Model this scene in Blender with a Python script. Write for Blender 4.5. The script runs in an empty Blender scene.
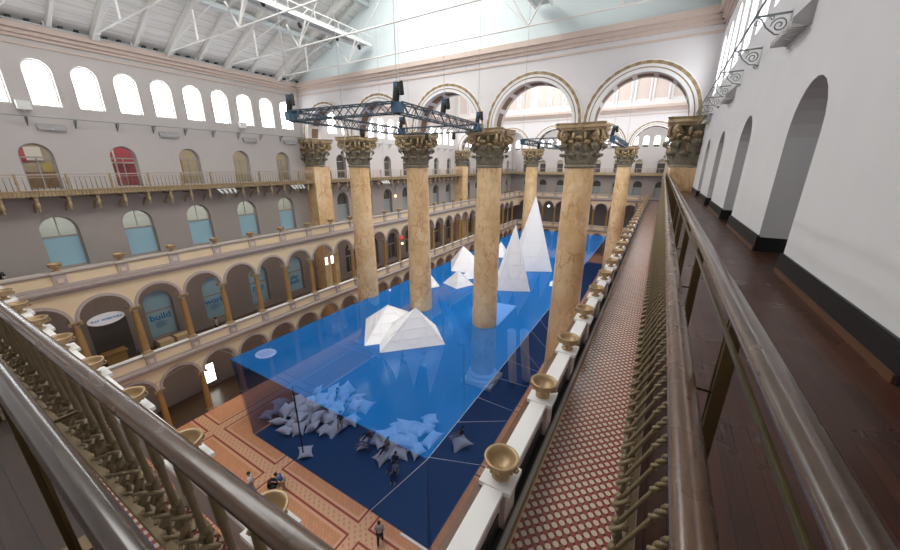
import bpy, math, random
from mathutils import Vector, Matrix
random.seed(7)
S = bpy.context.scene
C = S.collection
PI = math.pi
ORD = ('first second third fourth fifth sixth seventh eighth ninth tenth eleventh twelfth thirteenth fourteenth fifteenth '
       'sixteenth seventeenth eighteenth nineteenth twentieth').split()
def ordw(i):
    if i < 20: return ORD[i]
    t = ('twenty', 'thirty', 'forty')[(i + 1)//10 - 2]
    return t + '-' + ORD[(i + 1) % 10 - 1] if (i + 1) % 10 else ('twentieth', 'thirtieth', 'fortieth')[(i + 1)//10 - 2]

# ------------------------------------------------------------------ materials
def new_mat(name):
    m = bpy.data.materials.new(name); m.use_nodes = True
    nt = m.node_tree; b = nt.nodes['Principled BSDF']
    return m, nt, b
def N(nt, t, **k):
    n = nt.nodes.new(t)
    for a, v in k.items():
        if a.startswith('i_'):
            key = a[2:]
            n.inputs[int(key) if key.isdigit() else key].default_value = v
        else: setattr(n, a, v)
    return n
def mth(nt, op, a, b=None):
    n = nt.nodes.new('ShaderNodeMath'); n.operation = op
    for i, v in enumerate((a, b)):
        if v is None: continue
        if isinstance(v, (int, float)): n.inputs[i].default_value = v
        else: nt.links.new(v, n.inputs[i])
    return n.outputs[0]
def mixc(nt, f, a, b):
    n = nt.nodes.new('ShaderNodeMix'); n.data_type = 'RGBA'
    for i, v in ((0, f), (6, a), (7, b)):
        if isinstance(v, (int, float)): n.inputs[i].default_value = v
        elif isinstance(v, tuple): n.inputs[i].default_value = (*v[:3], 1)
        else: nt.links.new(v, n.inputs[i])
    return n.outputs[2]
def coords(nt):
    tc = N(nt, 'ShaderNodeTexCoord')
    sp = N(nt, 'ShaderNodeSeparateXYZ'); nt.links.new(tc.outputs['Object'], sp.inputs[0])
    return tc.outputs['Object'], sp.outputs[0], sp.outputs[1], sp.outputs[2]
def noise(nt, vec, scale, detail=4, rough=.55, stretch=None):
    if stretch:
        mp = N(nt, 'ShaderNodeMapping'); mp.inputs['Scale'].default_value = stretch
        nt.links.new(vec, mp.inputs[0]); vec = mp.outputs[0]
    n = N(nt, 'ShaderNodeTexNoise'); n.inputs['Scale'].default_value = scale
    n.inputs['Detail'].default_value = detail; n.inputs['Roughness'].default_value = rough
    nt.links.new(vec, n.inputs['Vector']); return n.outputs['Fac']
def ramp(nt, f, stops):
    r = N(nt, 'ShaderNodeValToRGB')
    e = r.color_ramp.elements
    while len(e) < len(stops): e.new(.5)
    for q, (p, c) in zip(e, stops): q.position = p; q.color = (*c, 1)
    nt.links.new(f, r.inputs[0]); return r.outputs[0]
def bump(nt, b, h, s=.3, d=.02):
    n = N(nt, 'ShaderNodeBump'); n.inputs['Strength'].default_value = s; n.inputs['Distance'].default_value = d
    nt.links.new(h, n.inputs['Height']); nt.links.new(n.outputs[0], b.inputs['Normal'])
def mat(name, col, rough=.6, metal=0, var=.08, scale=3, bmp=0, spec=.5, coat=0):
    m, nt, b = new_mat(name)
    v, x, y, z = coords(nt)
    f = noise(nt, v, scale)
    c = mixc(nt, f, tuple(max(0, k*(1 - var)) for k in col), tuple(min(1, k*(1 + var)) for k in col))
    nt.links.new(c, b.inputs['Base Color'])
    b.inputs['Roughness'].default_value = rough; b.inputs['Metallic'].default_value = metal
    b.inputs['Specular IOR Level'].default_value = spec
    b.inputs['Coat Weight'].default_value = coat
    if bmp: bump(nt, b, noise(nt, v, scale*8), bmp)
    return m
def emit(name, col, s):
    m, nt, b = new_mat(name)
    b.inputs['Base Color'].default_value = (*col, 1)
    b.inputs['Emission Color'].default_value = (*col, 1); b.inputs['Emission Strength'].default_value = s
    return m
M = {}
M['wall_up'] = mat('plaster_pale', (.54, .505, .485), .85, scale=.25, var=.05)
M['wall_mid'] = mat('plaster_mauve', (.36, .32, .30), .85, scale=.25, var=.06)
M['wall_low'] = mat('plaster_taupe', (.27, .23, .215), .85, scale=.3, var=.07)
M['wall_right'] = mat('plaster_white', (.78, .775, .785), .8, scale=1.2, var=.045, bmp=.03)
M['gable'] = mat('plaster_lit_bluish', (.70, .79, .80), .85, scale=.15, var=.04)  # bluish cast of the light put into the pale plaster colour
M['screen'] = mat('plaster_screen', (.66, .635, .64), .85, scale=.2, var=.05)
M['attic'] = mat('attic_white', (.74, .725, .72), .8, var=.03)
M['attic_pink'] = mat('attic_pink', (.64, .55, .51), .8, var=.03)
M['cornice'] = mat('cornice_buff', (.60, .49, .43), .7, var=.05)
M['cream'] = mat('cream_paint', (.72, .575, .38), .7, scale=1, var=.06)
M['mauve'] = mat('mauve_moulding', (.43, .36, .325), .65, scale=2, var=.08)
M['white_stone'] = mat('white_marble', (.80, .79, .77), .45, scale=2, var=.06)
M['bronze'] = mat('ochre_bronze', (.36, .21, .075), .5, .15, .2, 4)
M['bronze_d'] = mat('dull_bronze', (.22, .16, .085), .5, .3, .25, 9, .2)
M['urn'] = mat('urn_bronze', (.40, .28, .15), .42, .35, .22, 6, .1)
M['baluster'] = mat('gilt_iron', (.22, .165, .09), .42, .35, .28, 22, .3)
M['gilt'] = mat('gilt_abacus', (.37, .275, .155), .55, .1, .4, 2.6, .3)
M['acanthus'] = mat('patinated_acanthus', (.20, .175, .125), .6, .1, .45, 3.4, .3)
M['bead'] = mat('bead_bronze', (.30, .20, .10), .6, 0, .3, 6)
M['coffer'] = mat('coffer_brown', (.20, .12, .075), .7, 0, .2)
M['cap'] = mat('cap_stone', (.52, .46, .40), .6)
M['dark'] = mat('dark_iron', (.025, .024, .024), .5, .2)
M['black'] = mat('black_base', (.012, .012, .013), .45, 0, .2)
M['skirt'] = mat('brown_skirting', (.13, .06, .03), .35, 0, .2, 6)
M['truss'] = mat('rig_metal', (.05, .075, .10), .4, .4, .2)
M['rigblue'] = mat('rig_blue_case', (.028, .085, .15), .4)
M['steelw'] = mat('white_steel', (.80, .80, .78), .5, var=.05)
M['steelg'] = mat('grey_steel', (.50, .55, .56), .5, var=.06)
M['roofbeam'] = mat('roof_beam_paint', (.72, .72, .69), .6, var=.05)
M['green_iron'] = mat('grey_green_iron', (.22, .26, .26), .5, .2, .15)
M['fix'] = mat('fixture_grey', (.40, .39, .39), .45, .2)
M['wire'] = mat('steel_wire', (.42, .42, .43), .4, .5)
M['bpost'] = mat('brass_post', (.13, .085, .035), .35, .5, .2, 8)
M['brassbar'] = mat('brass_bar', (.15, .12, .055), .3, .7, .15, 12)
M['iceberg'] = mat('iceberg_white', (.93, .93, .945), .55, scale=.6, var=.025)
M['icegrid'] = mat('iceberg_seam', (.82, .82, .85), .6)
M['pillow'] = mat('pillow_canvas', (.86, .83, .83), .8, scale=4, var=.05)
M['bluefloor'] = mat('blue_carpet', (.008, .065, .18), .5, scale=.6, var=.12)
M['ovalm'] = mat('pale_oval', (.26, .34, .66), .6)
M['cord'] = mat('pale_seam', (.70, .74, .82), .6)
M['whitebar'] = mat('white_edge', (.9, .9, .9), .5)
M['darkfloor'] = mat('arcade_floor_brown', (.085, .052, .034), .28, scale=1.5, var=.25)
M['interior'] = mat('room_beige', (.52, .45, .32), .8)
M['red'] = mat('room_red', (.50, .02, .05), .6)
M['yellow'] = mat('yellow_panel', (.6, .5, .08), .6)
M['frame'] = mat('window_frame', (.34, .33, .31), .55)
M['pane_dark'] = mat('dim_pane', (.085, .08, .075), .15)
M['pane_grey'] = mat('grey_pane', (.30, .35, .36), .12)
M['film'] = mat('blue_film', (.34, .54, .64), .3, scale=.4, var=.1)
M['filmtxt'] = mat('blue_letter', (.02, .20, .50), .5)
M['cardboard'] = mat('cardboard', (.52, .37, .22), .8)
M['cloth_white'] = mat('cloth_white', (.80, .80, .82), .9)
M['cloth_blue'] = mat('cloth_blue', (.05, .13, .33), .9)
M['cloth_black'] = mat('cloth_black', (.018, .018, .02), .9)
M['cloth_grey'] = mat('cloth_grey', (.25, .25, .28), .9)
M['cloth_pink'] = mat('cloth_rose', (.45, .10, .12), .9)
M['cloth_khaki'] = mat('cloth_khaki', (.32, .24, .14), .9)
M['skin'] = mat('skin', (.55, .34, .24), .6, var=.05)
M['hair'] = mat('hair_dark', (.03, .02, .014), .6)
M['lamp_red'] = emit('red_lamp', (.9, .06, .05), .6)
M['lamp_warm'] = emit('warm_lamp', (1, .62, .25), 2.5)
M['lamp_white'] = emit('white_lamp', (1, .97, .9), 3)
M['sconce'] = emit('sconce_glow', (1, .96, .88), 2.2)
M['day'] = emit('daylight_pane', (.93, .97, 1), 8.0)
M['daysoft'] = emit('daylight_far', (1, .98, .95), 1.6)

def marble():
    m, nt, b = new_mat('ochre_marble')
    v, x, y, z = coords(nt)
    info = N(nt, 'ShaderNodeObjectInfo')
    add = N(nt, 'ShaderNodeVectorMath', operation='ADD')
    sc = N(nt, 'ShaderNodeVectorMath', operation='SCALE'); sc.inputs[3].default_value = 11
    nt.links.new(info.outputs['Location'], sc.inputs[0]); nt.links.new(v, add.inputs[0]); nt.links.new(sc.outputs[0], add.inputs[1])
    v = add.outputs[0]
    base = ramp(nt, noise(nt, v, .55, 5), [(.25, (.54, .34, .16)), (.5, (.66, .46, .25)), (.75, (.76, .59, .37))])
    n2 = noise(nt, v, .8, 5, .55, (1.5, 1.5, .8))
    vein = mth(nt, 'ABSOLUTE', mth(nt, 'SUBTRACT', n2, .5))
    vm = ramp(nt, vein, [(0, (1, 1, 1)), (.012, (.6, .6, .6)), (.04, (0, 0, 0))])
    blot = ramp(nt, noise(nt, v, .5, 3), [(.45, (0, 0, 0)), (.62, (1, 1, 1))])
    vm2 = mth(nt, 'MULTIPLY', vm, mth(nt, 'ADD', mth(nt, 'MULTIPLY', blot, .5), .32))
    nt.links.new(mixc(nt, vm2, base, (.40, .17, .06)), b.inputs['Base Color'])
    b.inputs['Roughness'].default_value = .38
    return m
M['marble'] = marble()

def wood_rail(name='rail_wood', bm=.25, coat=.25, ax='Y', ra=.3, c1=(.045, .022, .012), c2=(.17, .09, .046)):
    m, nt, b = new_mat(name)
    v, x, y, z = coords(nt)
    g = noise(nt, v, 1, 6, .6, (38, 1.6, 38) if ax == 'Y' else (1.6, 38, 38))
    p = noise(nt, v, 7, 4)
    c = ramp(nt, g, [(.3, c1), (.7, c2)])
    chip = ramp(nt, noise(nt, v, 24, 5, .7), [(.60, (0, 0, 0)), (.66, (1, 1, 1))])
    c = mixc(nt, mth(nt, 'MULTIPLY', chip, .55), c, (.03, .018, .012))
    c = mixc(nt, mth(nt, 'MULTIPLY', p, .25), c, (.26, .16, .10))
    nt.links.new(c, b.inputs['Base Color'])
    r = mth(nt, 'ADD', mth(nt, 'MULTIPLY', p, ra), .14)
    nt.links.new(r, b.inputs['Roughness'])
    b.inputs['Coat Weight'].default_value = coat; b.inputs['Coat Roughness'].default_value = .14
    bump(nt, b, noise(nt, v, 14, 5), bm, .008)
    return m
M['rail'] = wood_rail()
M['rail_x'] = wood_rail('rail_wood_cross', .15, .2, 'X', .2, (.03, .015, .009), (.12, .063, .033))
M['rail2'] = wood_rail('safety_rail_wood', .06, .3, 'Y', .2, (.035, .024, .018), (.085, .058, .044))
M['rail2_x'] = wood_rail('safety_rail_wood_cross', .0, .3, 'X', .12, (.022, .016, .013), (.05, .036, .03))

def planks(name, axis, w, c1, c2, rough):
    m, nt, b = new_mat(name)
    v, x, y, z = coords(nt)
    u, l = (x, y) if axis == 'Y' else (y, x)
    cell = mth(nt, 'FLOOR', mth(nt, 'DIVIDE', u, w))
    wn = N(nt, 'ShaderNodeTexWhiteNoise', noise_dimensions='2D')
    cb = N(nt, 'ShaderNodeCombineXYZ'); nt.links.new(cell, cb.inputs[0])
    nt.links.new(mth(nt, 'FLOOR', mth(nt, 'ADD', mth(nt, 'DIVIDE', l, 3.1), mth(nt, 'MULTIPLY', cell, .37))), cb.inputs[1])
    nt.links.new(cb.outputs[0], wn.inputs['Vector'])
    g = noise(nt, v, 1, 5, .6, (30, 2, 2) if axis == 'Y' else (2, 30, 2))
    f = mth(nt, 'ADD', mth(nt, 'MULTIPLY', wn.outputs['Value'], .45), mth(nt, 'MULTIPLY', g, .55))
    c = ramp(nt, f, [(.2, c1), (.8, c2)])
    gap = mth(nt, 'LESS_THAN', mth(nt, 'FRACT', mth(nt, 'DIVIDE', u, w)), .05)
    c = mixc(nt, gap, c, tuple(k*.35 for k in c1))
    nt.links.new(c, b.inputs['Base Color'])
    nt.links.new(mth(nt, 'ADD', mth(nt, 'MULTIPLY', noise(nt, v, 2.5, 4), .25), rough - .12), b.inputs['Roughness'])
    b.inputs['Specular IOR Level'].default_value = .3
    return m
M['planks'] = planks('balcony_planks', 'Y', .085, (.030, .009, .005), (.095, .033, .016), .3)
M['planks_x'] = planks('balcony_planks_cross', 'X', .085, (.020, .011, .008), (.075, .042, .028), .45)

def roofboards():
    m, nt, b = new_mat('roof_boards')
    v, x, y, z = coords(nt)
    fr = mth(nt, 'FRACT', mth(nt, 'DIVIDE', x, .62))
    gap = mth(nt, 'LESS_THAN', fr, .10)
    sub = mth(nt, 'LESS_THAN', mth(nt, 'FRACT', mth(nt, 'DIVIDE', x, .155)), .12)
    c = ramp(nt, noise(nt, v, 1, 4, .6, (6, .5, 1)), [(.3, (.70, .70, .67)), (.7, (.88, .88, .86))])
    c = mixc(nt, mth(nt, 'MULTIPLY', sub, .3), c, (.4, .39, .36))
    c = mixc(nt, mth(nt, 'MULTIPLY', gap, .45), c, (.36, .35, .32))
    nt.links.new(c, b.inputs['Base Color']); b.inputs['Roughness'].default_value = .7
    return m
M['roofboards'] = roofboards()

def tiles():            # cream round tiles and red squares, black pips: gallery floor
    m, nt, b = new_mat('gallery_tiles')
    v, x, y, z = coords(nt)
    w = .125
    u = mth(nt, 'DIVIDE', x, w); t = mth(nt, 'DIVIDE', y, w)
    cx_ = mth(nt, 'FLOOR', u); cy_ = mth(nt, 'FLOOR', t)
    par = mth(nt, 'FLOORED_MODULO', mth(nt, 'ADD', cx_, cy_), 2.0)
    fu = mth(nt, 'SUBTRACT', mth(nt, 'FRACT', u), .5); ft = mth(nt, 'SUBTRACT', mth(nt, 'FRACT', t), .5)
    r = mth(nt, 'SQRT', mth(nt, 'ADD', mth(nt, 'MULTIPLY', fu, fu), mth(nt, 'MULTIPLY', ft, ft)))
    rr = mth(nt, 'MULTIPLY', mth(nt, 'LESS_THAN', r, .50), mth(nt, 'LESS_THAN', par, .5))
    au = mth(nt, 'SUBTRACT', .5, mth(nt, 'ABSOLUTE', fu)); at = mth(nt, 'SUBTRACT', .5, mth(nt, 'ABSOLUTE', ft))
    pip = mth(nt, 'LESS_THAN', mth(nt, 'ADD', au, at), .26)
    n = noise(nt, v, .9, 4)
    red = mixc(nt, n, (.19, .04, .033), (.29, .085, .065))
    cr = mixc(nt, n, (.46, .35, .26), (.62, .52, .41))
    c = mixc(nt, rr, red, cr); c = mixc(nt, pip, c, (.05, .03, .025))
    nt.links.new(c, b.inputs['Base Color']); b.inputs['Roughness'].default_value = .2
    return m
M['tiles'] = tiles()

def terracotta():
    m, nt, b = new_mat('terracotta_floor')
    v, x, y, z = coords(nt)
    def band(s, centres, hw):
        out = None
        for c0 in centres:
            k = mth(nt, 'LESS_THAN', mth(nt, 'ABSOLUTE', mth(nt, 'SUBTRACT', s, c0)), hw)
            out = k if out is None else mth(nt, 'MAXIMUM', out, k)
        return out
    xs = [-28.3, -20.55, -12.2, -4.4]; ys = [9.85, 2.6, 17.4, 25, 33]
    br = N(nt, 'ShaderNodeTexBrick'); br.inputs['Scale'].default_value = 1
    br.inputs['Brick Width'].default_value = .4; br.inputs['Row Height'].default_value = .2; br.inputs['Mortar Size'].default_value = .018
    br.inputs['Color1'].default_value = (.68, .30, .145, 1); br.inputs['Color2'].default_value = (.75, .36, .18, 1); br.inputs['Mortar'].default_value = (.57, .26, .135, 1)
    rot = N(nt, 'ShaderNodeMapping'); rot.inputs['Rotation'].default_value = (0, 0, PI/4)
    nt.links.new(v, rot.inputs[0]); nt.links.new(rot.outputs[0], br.inputs['Vector'])
    c = br.outputs['Color']
    c = mixc(nt, mth(nt, 'MULTIPLY', noise(nt, v, .35, 5), .5), c, (.55, .235, .115))
    bx = band(x, xs, .66); by = band(y, ys, .66)
    c = mixc(nt, mth(nt, 'MAXIMUM', bx, by), c, (.72, .42, .25))          # pale border
    zz = mth(nt, 'FRACT', mth(nt, 'MULTIPLY', mth(nt, 'ADD', x, y), 2.2)); zz2 = mth(nt, 'FRACT', mth(nt, 'MULTIPLY', mth(nt, 'SUBTRACT', x, y), 2.2))
    chk = mth(nt, 'MULTIPLY', mth(nt, 'LESS_THAN', zz, .35), mth(nt, 'LESS_THAN', zz2, .6))
    inn = mth(nt, 'MAXIMUM', band(x, xs, .3), band(y, ys, .3))
    c = mixc(nt, mth(nt, 'MULTIPLY', inn, chk), c, (.60, .27, .15))
    def lines(s, cs): return mth(nt, 'SUBTRACT', band(s, cs, .50), band(s, cs, .36))
    red = mth(nt, 'MAXIMUM', mth(nt, 'MULTIPLY', lines(x, xs), mth(nt, 'SUBTRACT', 1, band(y, ys, .36))),
              mth(nt, 'MULTIPLY', lines(y, ys), mth(nt, 'SUBTRACT', 1, band(x, xs, .36))))
    c = mixc(nt, red, c, (.34, .055, .025))
    nt.links.new(c, b.inputs['Base Color']); b.inputs['Roughness'].default_value = .55
    return m
M['terracotta'] = terracotta()

def scrim(name, tcol, dcol, fac, rough=.25, gloss=.06):
    m, nt, b = new_mat(name)
    nt.nodes.remove(b)
    out = nt.nodes['Material Output']
    tr = N(nt, 'ShaderNodeBsdfTransparent'); tr.inputs[0].default_value = (*tcol, 1)
    df = N(nt, 'ShaderNodeBsdfDiffuse')
    v, x, y, z = coords(nt)
    nt.links.new(mixc(nt, noise(nt, v, .25, 3), tuple(k*.9 for k in dcol), tuple(k*1.1 for k in dcol)), df.inputs[0])
    gl = N(nt, 'ShaderNodeBsdfGlossy'); gl.inputs['Roughness'].default_value = rough
    mx = N(nt, 'ShaderNodeMixShader'); mx.inputs[0].default_value = fac
    nt.links.new(tr.outputs[0], mx.inputs[1]); nt.links.new(df.outputs[0], mx.inputs[2])
    m2 = N(nt, 'ShaderNodeMixShader'); m2.inputs[0].default_value = gloss
    nt.links.new(mx.outputs[0], m2.inputs[1]); nt.links.new(gl.outputs[0], m2.inputs[2])
    nt.links.new(m2.outputs[0], out.inputs[0])
    return m
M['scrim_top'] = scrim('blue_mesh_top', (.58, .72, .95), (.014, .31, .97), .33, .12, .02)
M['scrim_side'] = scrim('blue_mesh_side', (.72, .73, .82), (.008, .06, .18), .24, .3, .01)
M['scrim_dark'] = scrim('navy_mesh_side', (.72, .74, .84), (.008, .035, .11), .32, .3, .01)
M['sub_ice'] = scrim('submerged_panel', (.9, .92, .96), (.90, .92, .97), .52, .4, .01)
M['tube'] = scrim('slide_plastic', (.9, .92, .95), (.92, .93, .96), .85, .2, .05)
M['glass'] = scrim('pane_glass', (.86, .9, .92), (.5, .52, .55), .08, .05, .08)

# ------------------------------------------------------------------ mesh helper
class MB:
    def __init__(s): s.v = []; s.f = []; s.mi = []; s.sm = []
    def add(s, vs, fs, mi=0, smooth=False):
        o = len(s.v); s.v += [tuple(p) for p in vs]
        for f in fs: s.f.append([i + o for i in f]); s.mi.append(mi); s.sm.append(smooth)
        return s
    def box(s, x0, x1, y0, y1, z0, z1, mi=0):
        vs = [(x, y, z) for z in (z0, z1) for y in (y0, y1) for x in (x0, x1)]
        return s.add(vs, [(0, 2, 3, 1), (4, 5, 7, 6), (0, 1, 5, 4), (2, 6, 7, 3), (0, 4, 6, 2), (1, 3, 7, 5)], mi)
    def bar(s, a, b, w, h=None, mi=0):
        a = Vector(a); b = Vector(b); d = b - a; h = h or w
        if d.length < 1e-6: return s
        d.normalize(); up = Vector((0, 0, 1)) if abs(d.z) < .95 else Vector((1, 0, 0))
        r = d.cross(up).normalized()*(w/2); u = r.cross(d).normalized()*(h/2)
        vs = [p + q for p in (a, b) for q in (-r - u, r - u, r + u, -r + u)]
        return s.add(vs, [(3, 2, 1, 0), (4, 5, 6, 7), (0, 1, 5, 4), (1, 2, 6, 5), (2, 3, 7, 6), (3, 0, 4, 7)], mi)
    def tube(s, pts, rad, n=8, mi=0, cap=True, smooth=True):
        pts = [Vector(p) for p in pts]; k = len(pts)
        rad = rad if isinstance(rad, (list, tuple)) else [rad]*k
        vs = []; ref = None
        for i, p in enumerate(pts):
            d = (pts[min(i + 1, k - 1)] - pts[max(i - 1, 0)])
            if d.length < 1e-9: d = Vector((0, 0, 1))
            d.normalize()
            if ref is None: ref = Vector((0, 0, 1)) if abs(d.z) < .9 else Vector((1, 0, 0))
            a = (ref - d*ref.dot(d)).normalized(); ref = a; bq = d.cross(a)
            for j in range(n):
                t = 2*PI*j/n; vs.append(p + (a*math.cos(t) + bq*math.sin(t))*rad[i])
        fs = [(i*n + j, i*n + (j + 1) % n, (i + 1)*n + (j + 1) % n, (i + 1)*n + j) for i in range(k - 1) for j in range(n)]
        s.add(vs, fs, mi, smooth)
        if cap: s.add(vs[:n], [tuple(reversed(range(n)))], mi); s.add(vs[-n:], [tuple(range(n))], mi)
        return s
    def lathe(s, prof, n=20, mi=0, c=(0, 0, 0), smooth=True):
        vs = [(c[0] + r*math.cos(2*PI*j/n), c[1] + r*math.sin(2*PI*j/n), c[2] + z) for r, z in prof for j in range(n)]
        fs = [(i*n + j, i*n + (j + 1) % n, (i + 1)*n + (j + 1) % n, (i + 1)*n + j) for i in range(len(prof) - 1) for j in range(n)]
        s.add(vs, fs, mi, smooth)
        s.add(vs[:n], [tuple(reversed(range(n)))], mi); s.add(vs[-n:], [tuple(range(n))], mi)
        return s
    def ball(s, c, r, mi=0, n=10, sc=(1, 1, 1)):
        vs = []; m = n//2
        for i in range(m + 1):
            t = PI*i/m
            for j in range(n):
                p = 2*PI*j/n
                vs.append((c[0] + r*sc[0]*math.sin(t)*math.cos(p), c[1] + r*sc[1]*math.sin(t)*math.sin(p), c[2] + r*sc[2]*math.cos(t)))
        fs = [(i*n + j, (i + 1)*n + j, (i + 1)*n + (j + 1) % n, i*n + (j + 1) % n) for i in range(m) for j in range(n)]
        return s.add(vs, fs, mi, True)
    def build(s, name, mats, parent=None):
        me = bpy.data.meshes.new(name); me.from_pydata(s.v, [], s.f)
        for m in (mats if isinstance(mats, (list, tuple)) else [mats]): me.materials.append(M[m] if isinstance(m, str) else m)
        me.polygons.foreach_set('material_index', s.mi); me.polygons.foreach_set('use_smooth', s.sm); me.update()
        o = bpy.data.objects.new(name, me); C.objects.link(o)
        if parent: o.parent = parent
        return o
def empty(name, loc=(0, 0, 0), rz=0):
    o = bpy.data.objects.new(name, None); o.empty_display_size = .2; C.objects.link(o)
    o.location = loc; o.rotation_euler = (0, 0, rz); return o
def tag(o, label, cat, group=None, kind=None):
    o['label'] = label; o['category'] = cat
    if group: o['group'] = group
    if kind: o['kind'] = kind
    return o
def struct(o): o['kind'] = 'structure'; return o
KIDS = {}
def copy_tree(o, parent=None):
    c = o.copy(); C.objects.link(c)
    if parent: c.parent = parent
    for ch in list(o.children): copy_tree(ch, c)
    return c
def xform(mb, fn): mb.v = [tuple(fn(Vector(p))) for p in mb.v]; return mb

# ------------------------------------------------------------------ geometry of the place
H = 20.7                                    # the lens stands 20.7 m above the hall floor
XL, XR, XC = -34.95, 1.72, -16.6            # long walls, centre line
YN, YF = -1.6, 90.9                         # end walls
XA, XP = -31.2, -2.0                        # arcade fronts (left, right)
YP, YFA = 2.2, 87.1                         # arcade fronts (near, far)
R1, R2 = 27.5, 61.8                         # the two column rows
COLX = [-27.55, -20.0, -12.55, -5.3]
G3, G4, G2 = 13.45, 19.18, 6.1              # gallery floors
BAY, BAY0L, BAY0R = 3.03, 4.9, 5.33

def mapL(u, v, d): return (XL - d, u, v)                # left wall seen from the hall, depth goes outwards
def mapR(u, v, d): return (XR + d, u, v)
def mapF(u, v, d): return (u, YF + d, v)
def mapAL(u, v, d): return (XA - d, u, v)
def mapAF(u, v, d): return (u, YFA + d, v)
def arch_wall(mb, fn, u0, u1, v0, v1, ops, depth=.45, mi=0, mr=None, seg=12):
    """flat wall from u0..u1, v0..v1 with round-headed openings (centre, half width, sill, spring)"""
    mr = mi if mr is None else mr
    ops = sorted(ops); cur = u0
    def q(a, b, c, d, m=mi): mb.add([a, b, c, d], [(0, 1, 2, 3)], m)
    for (c, hw, sill, spr) in ops:
        if c - hw > cur: q(fn(cur, v0, 0), fn(c - hw, v0, 0), fn(c - hw, v1, 0), fn(cur, v1, 0))
        if sill > v0 + 1e-4: q(fn(c - hw, v0, 0), fn(c + hw, v0, 0), fn(c + hw, sill, 0), fn(c - hw, sill, 0))
        pts = [(c - hw*math.cos(PI*i/seg), spr + hw*math.sin(PI*i/seg)) for i in range(seg + 1)]
        for (a, b) in zip(pts, pts[1:]): q(fn(a[0], a[1], 0), fn(b[0], b[1], 0), fn(b[0], v1, 0), fn(a[0], v1, 0))
        loop = [(c - hw, sill)] + pts + [(c + hw, sill)]
        for (a, b) in zip(loop, loop[1:] + (loop[:1] if sill > v0 + 1e-4 else [])): q(fn(a[0], a[1], 0), fn(b[0], b[1], 0), fn(b[0], b[1], depth), fn(a[0], a[1], depth), mr)
        cur = c + hw
    if cur < u1: q(fn(cur, v0, 0), fn(u1, v0, 0), fn(u1, v1, 0), fn(cur, v1, 0))
def ring(mb, fn, c, spr, r0, r1, d0, d1, mi=0, seg=16, a0=0, a1=PI):
    """archivolt: half ring r0..r1 standing proud from depth d0 to d1"""
    P = [[fn(c - r*math.cos(a0 + (a1 - a0)*i/seg), spr + r*math.sin(a0 + (a1 - a0)*i/seg), d) for i in range(seg + 1)] for r, d in ((r0, d0), (r0, d1), (r1, d1), (r1, d0))]
    for i in range(seg):
        for k in range(3): mb.add([P[k][i], P[k][i + 1], P[k + 1][i + 1], P[k + 1][i]], [(0, 1, 2, 3)], mi)
def arch_pane(mb, fn, c, hw, v0, spr, d, mi=0, seg=12):
    vs = [fn(c - hw, v0, d)] + [fn(c - hw*math.cos(PI*i/seg), spr + hw*math.sin(PI*i/seg), d) for i in range(seg + 1)] + [fn(c + hw, v0, d)]
    mb.add(vs, [tuple(range(len(vs)))], mi)
def fbar(mb, fn, u0, u1, v0, v1, d0, d1, mi=0):
    a = fn(u0, v0, d0); b = fn(u1, v1, d1)
    mb.box(min(a[0], b[0]), max(a[0], b[0]), min(a[1], b[1]), max(a[1], b[1]), min(a[2], b[2]), max(a[2], b[2]), mi)

# opening positions along the long walls
def skip(u): return any(abs(u - r) < 1.75 for r in (R1, R2))
L4 = [6.42 + 4.36*k for k in range(5)] + [31.9 + 4.4*k for k in range(7)] + [66 + 4.4*k for k in range(6)]
L3 = [6.30 + 4.30*k for k in range(5)] + [31.6 + 4.4*k for k in range(7)] + [66 + 4.4*k for k in range(6)]
LC = [5.5 + 2.17*k for k in range(10)] + [31 + 2.17*k for k in range(14)] + [65 + 2.17*k for k in range(12)]
RD = [2.7, 7.55, 12.35, 17.1, 21.9, 26.2 + 5.5, 36.6, 41.5, 46.4, 51.3, 56.2]
F4 = [-31.0 + 4.35*k for k in range(8)]
F3 = [-30.6 + 4.35*k for k in range(8)]
FC = [-33.6 + 2.1*k for k in range(17)]

# ------------------------------------------------------------------ setting: floors
struct(MB().box(XA, XP + 4, -1.6, YF, -.2, 0).build('floor', 'terracotta'))
struct(MB().box(XL - .3, XA, -1.6, YF, -.2, .004).build('floor_arcade', 'darkfloor'))
mb = MB().box(XP - .25, XR, YP - .25, YFA, G3 - .25, G3); mb.box(XL, XR, YN, YP - .25, G3 - .25, G3)
struct(mb.build('floor_gallery', 'tiles'))
mb = MB().box(XL - .2, XA + .1, YP, YFA, G3 - .25, G3); mb.box(XL, XR, YFA, YF, G3 - .25, G3)
struct(mb.build('floor_gallery_left', 'darkfloor'))
mb = MB().box(XL - .2, XA + .1, YP, YFA, G2 - .25, G2 - .05); mb.box(XL, XR, YFA, YF, G2 - .25, G2 - .05)
struct(mb.build('floor_second', 'darkfloor'))

# ------------------------------------------------------------------ setting: left wall (one band per storey)
mb = MB()
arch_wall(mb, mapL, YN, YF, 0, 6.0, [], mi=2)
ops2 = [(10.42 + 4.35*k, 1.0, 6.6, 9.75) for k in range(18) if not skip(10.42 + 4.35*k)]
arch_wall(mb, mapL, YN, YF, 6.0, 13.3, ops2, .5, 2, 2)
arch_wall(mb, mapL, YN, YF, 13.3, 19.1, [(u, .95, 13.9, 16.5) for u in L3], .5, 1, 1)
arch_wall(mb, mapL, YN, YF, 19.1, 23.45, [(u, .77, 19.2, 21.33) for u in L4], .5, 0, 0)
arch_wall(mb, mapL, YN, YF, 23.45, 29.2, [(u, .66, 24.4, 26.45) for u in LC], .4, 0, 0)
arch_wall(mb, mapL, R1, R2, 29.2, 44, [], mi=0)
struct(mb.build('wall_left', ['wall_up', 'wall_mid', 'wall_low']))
mb = MB()
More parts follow.
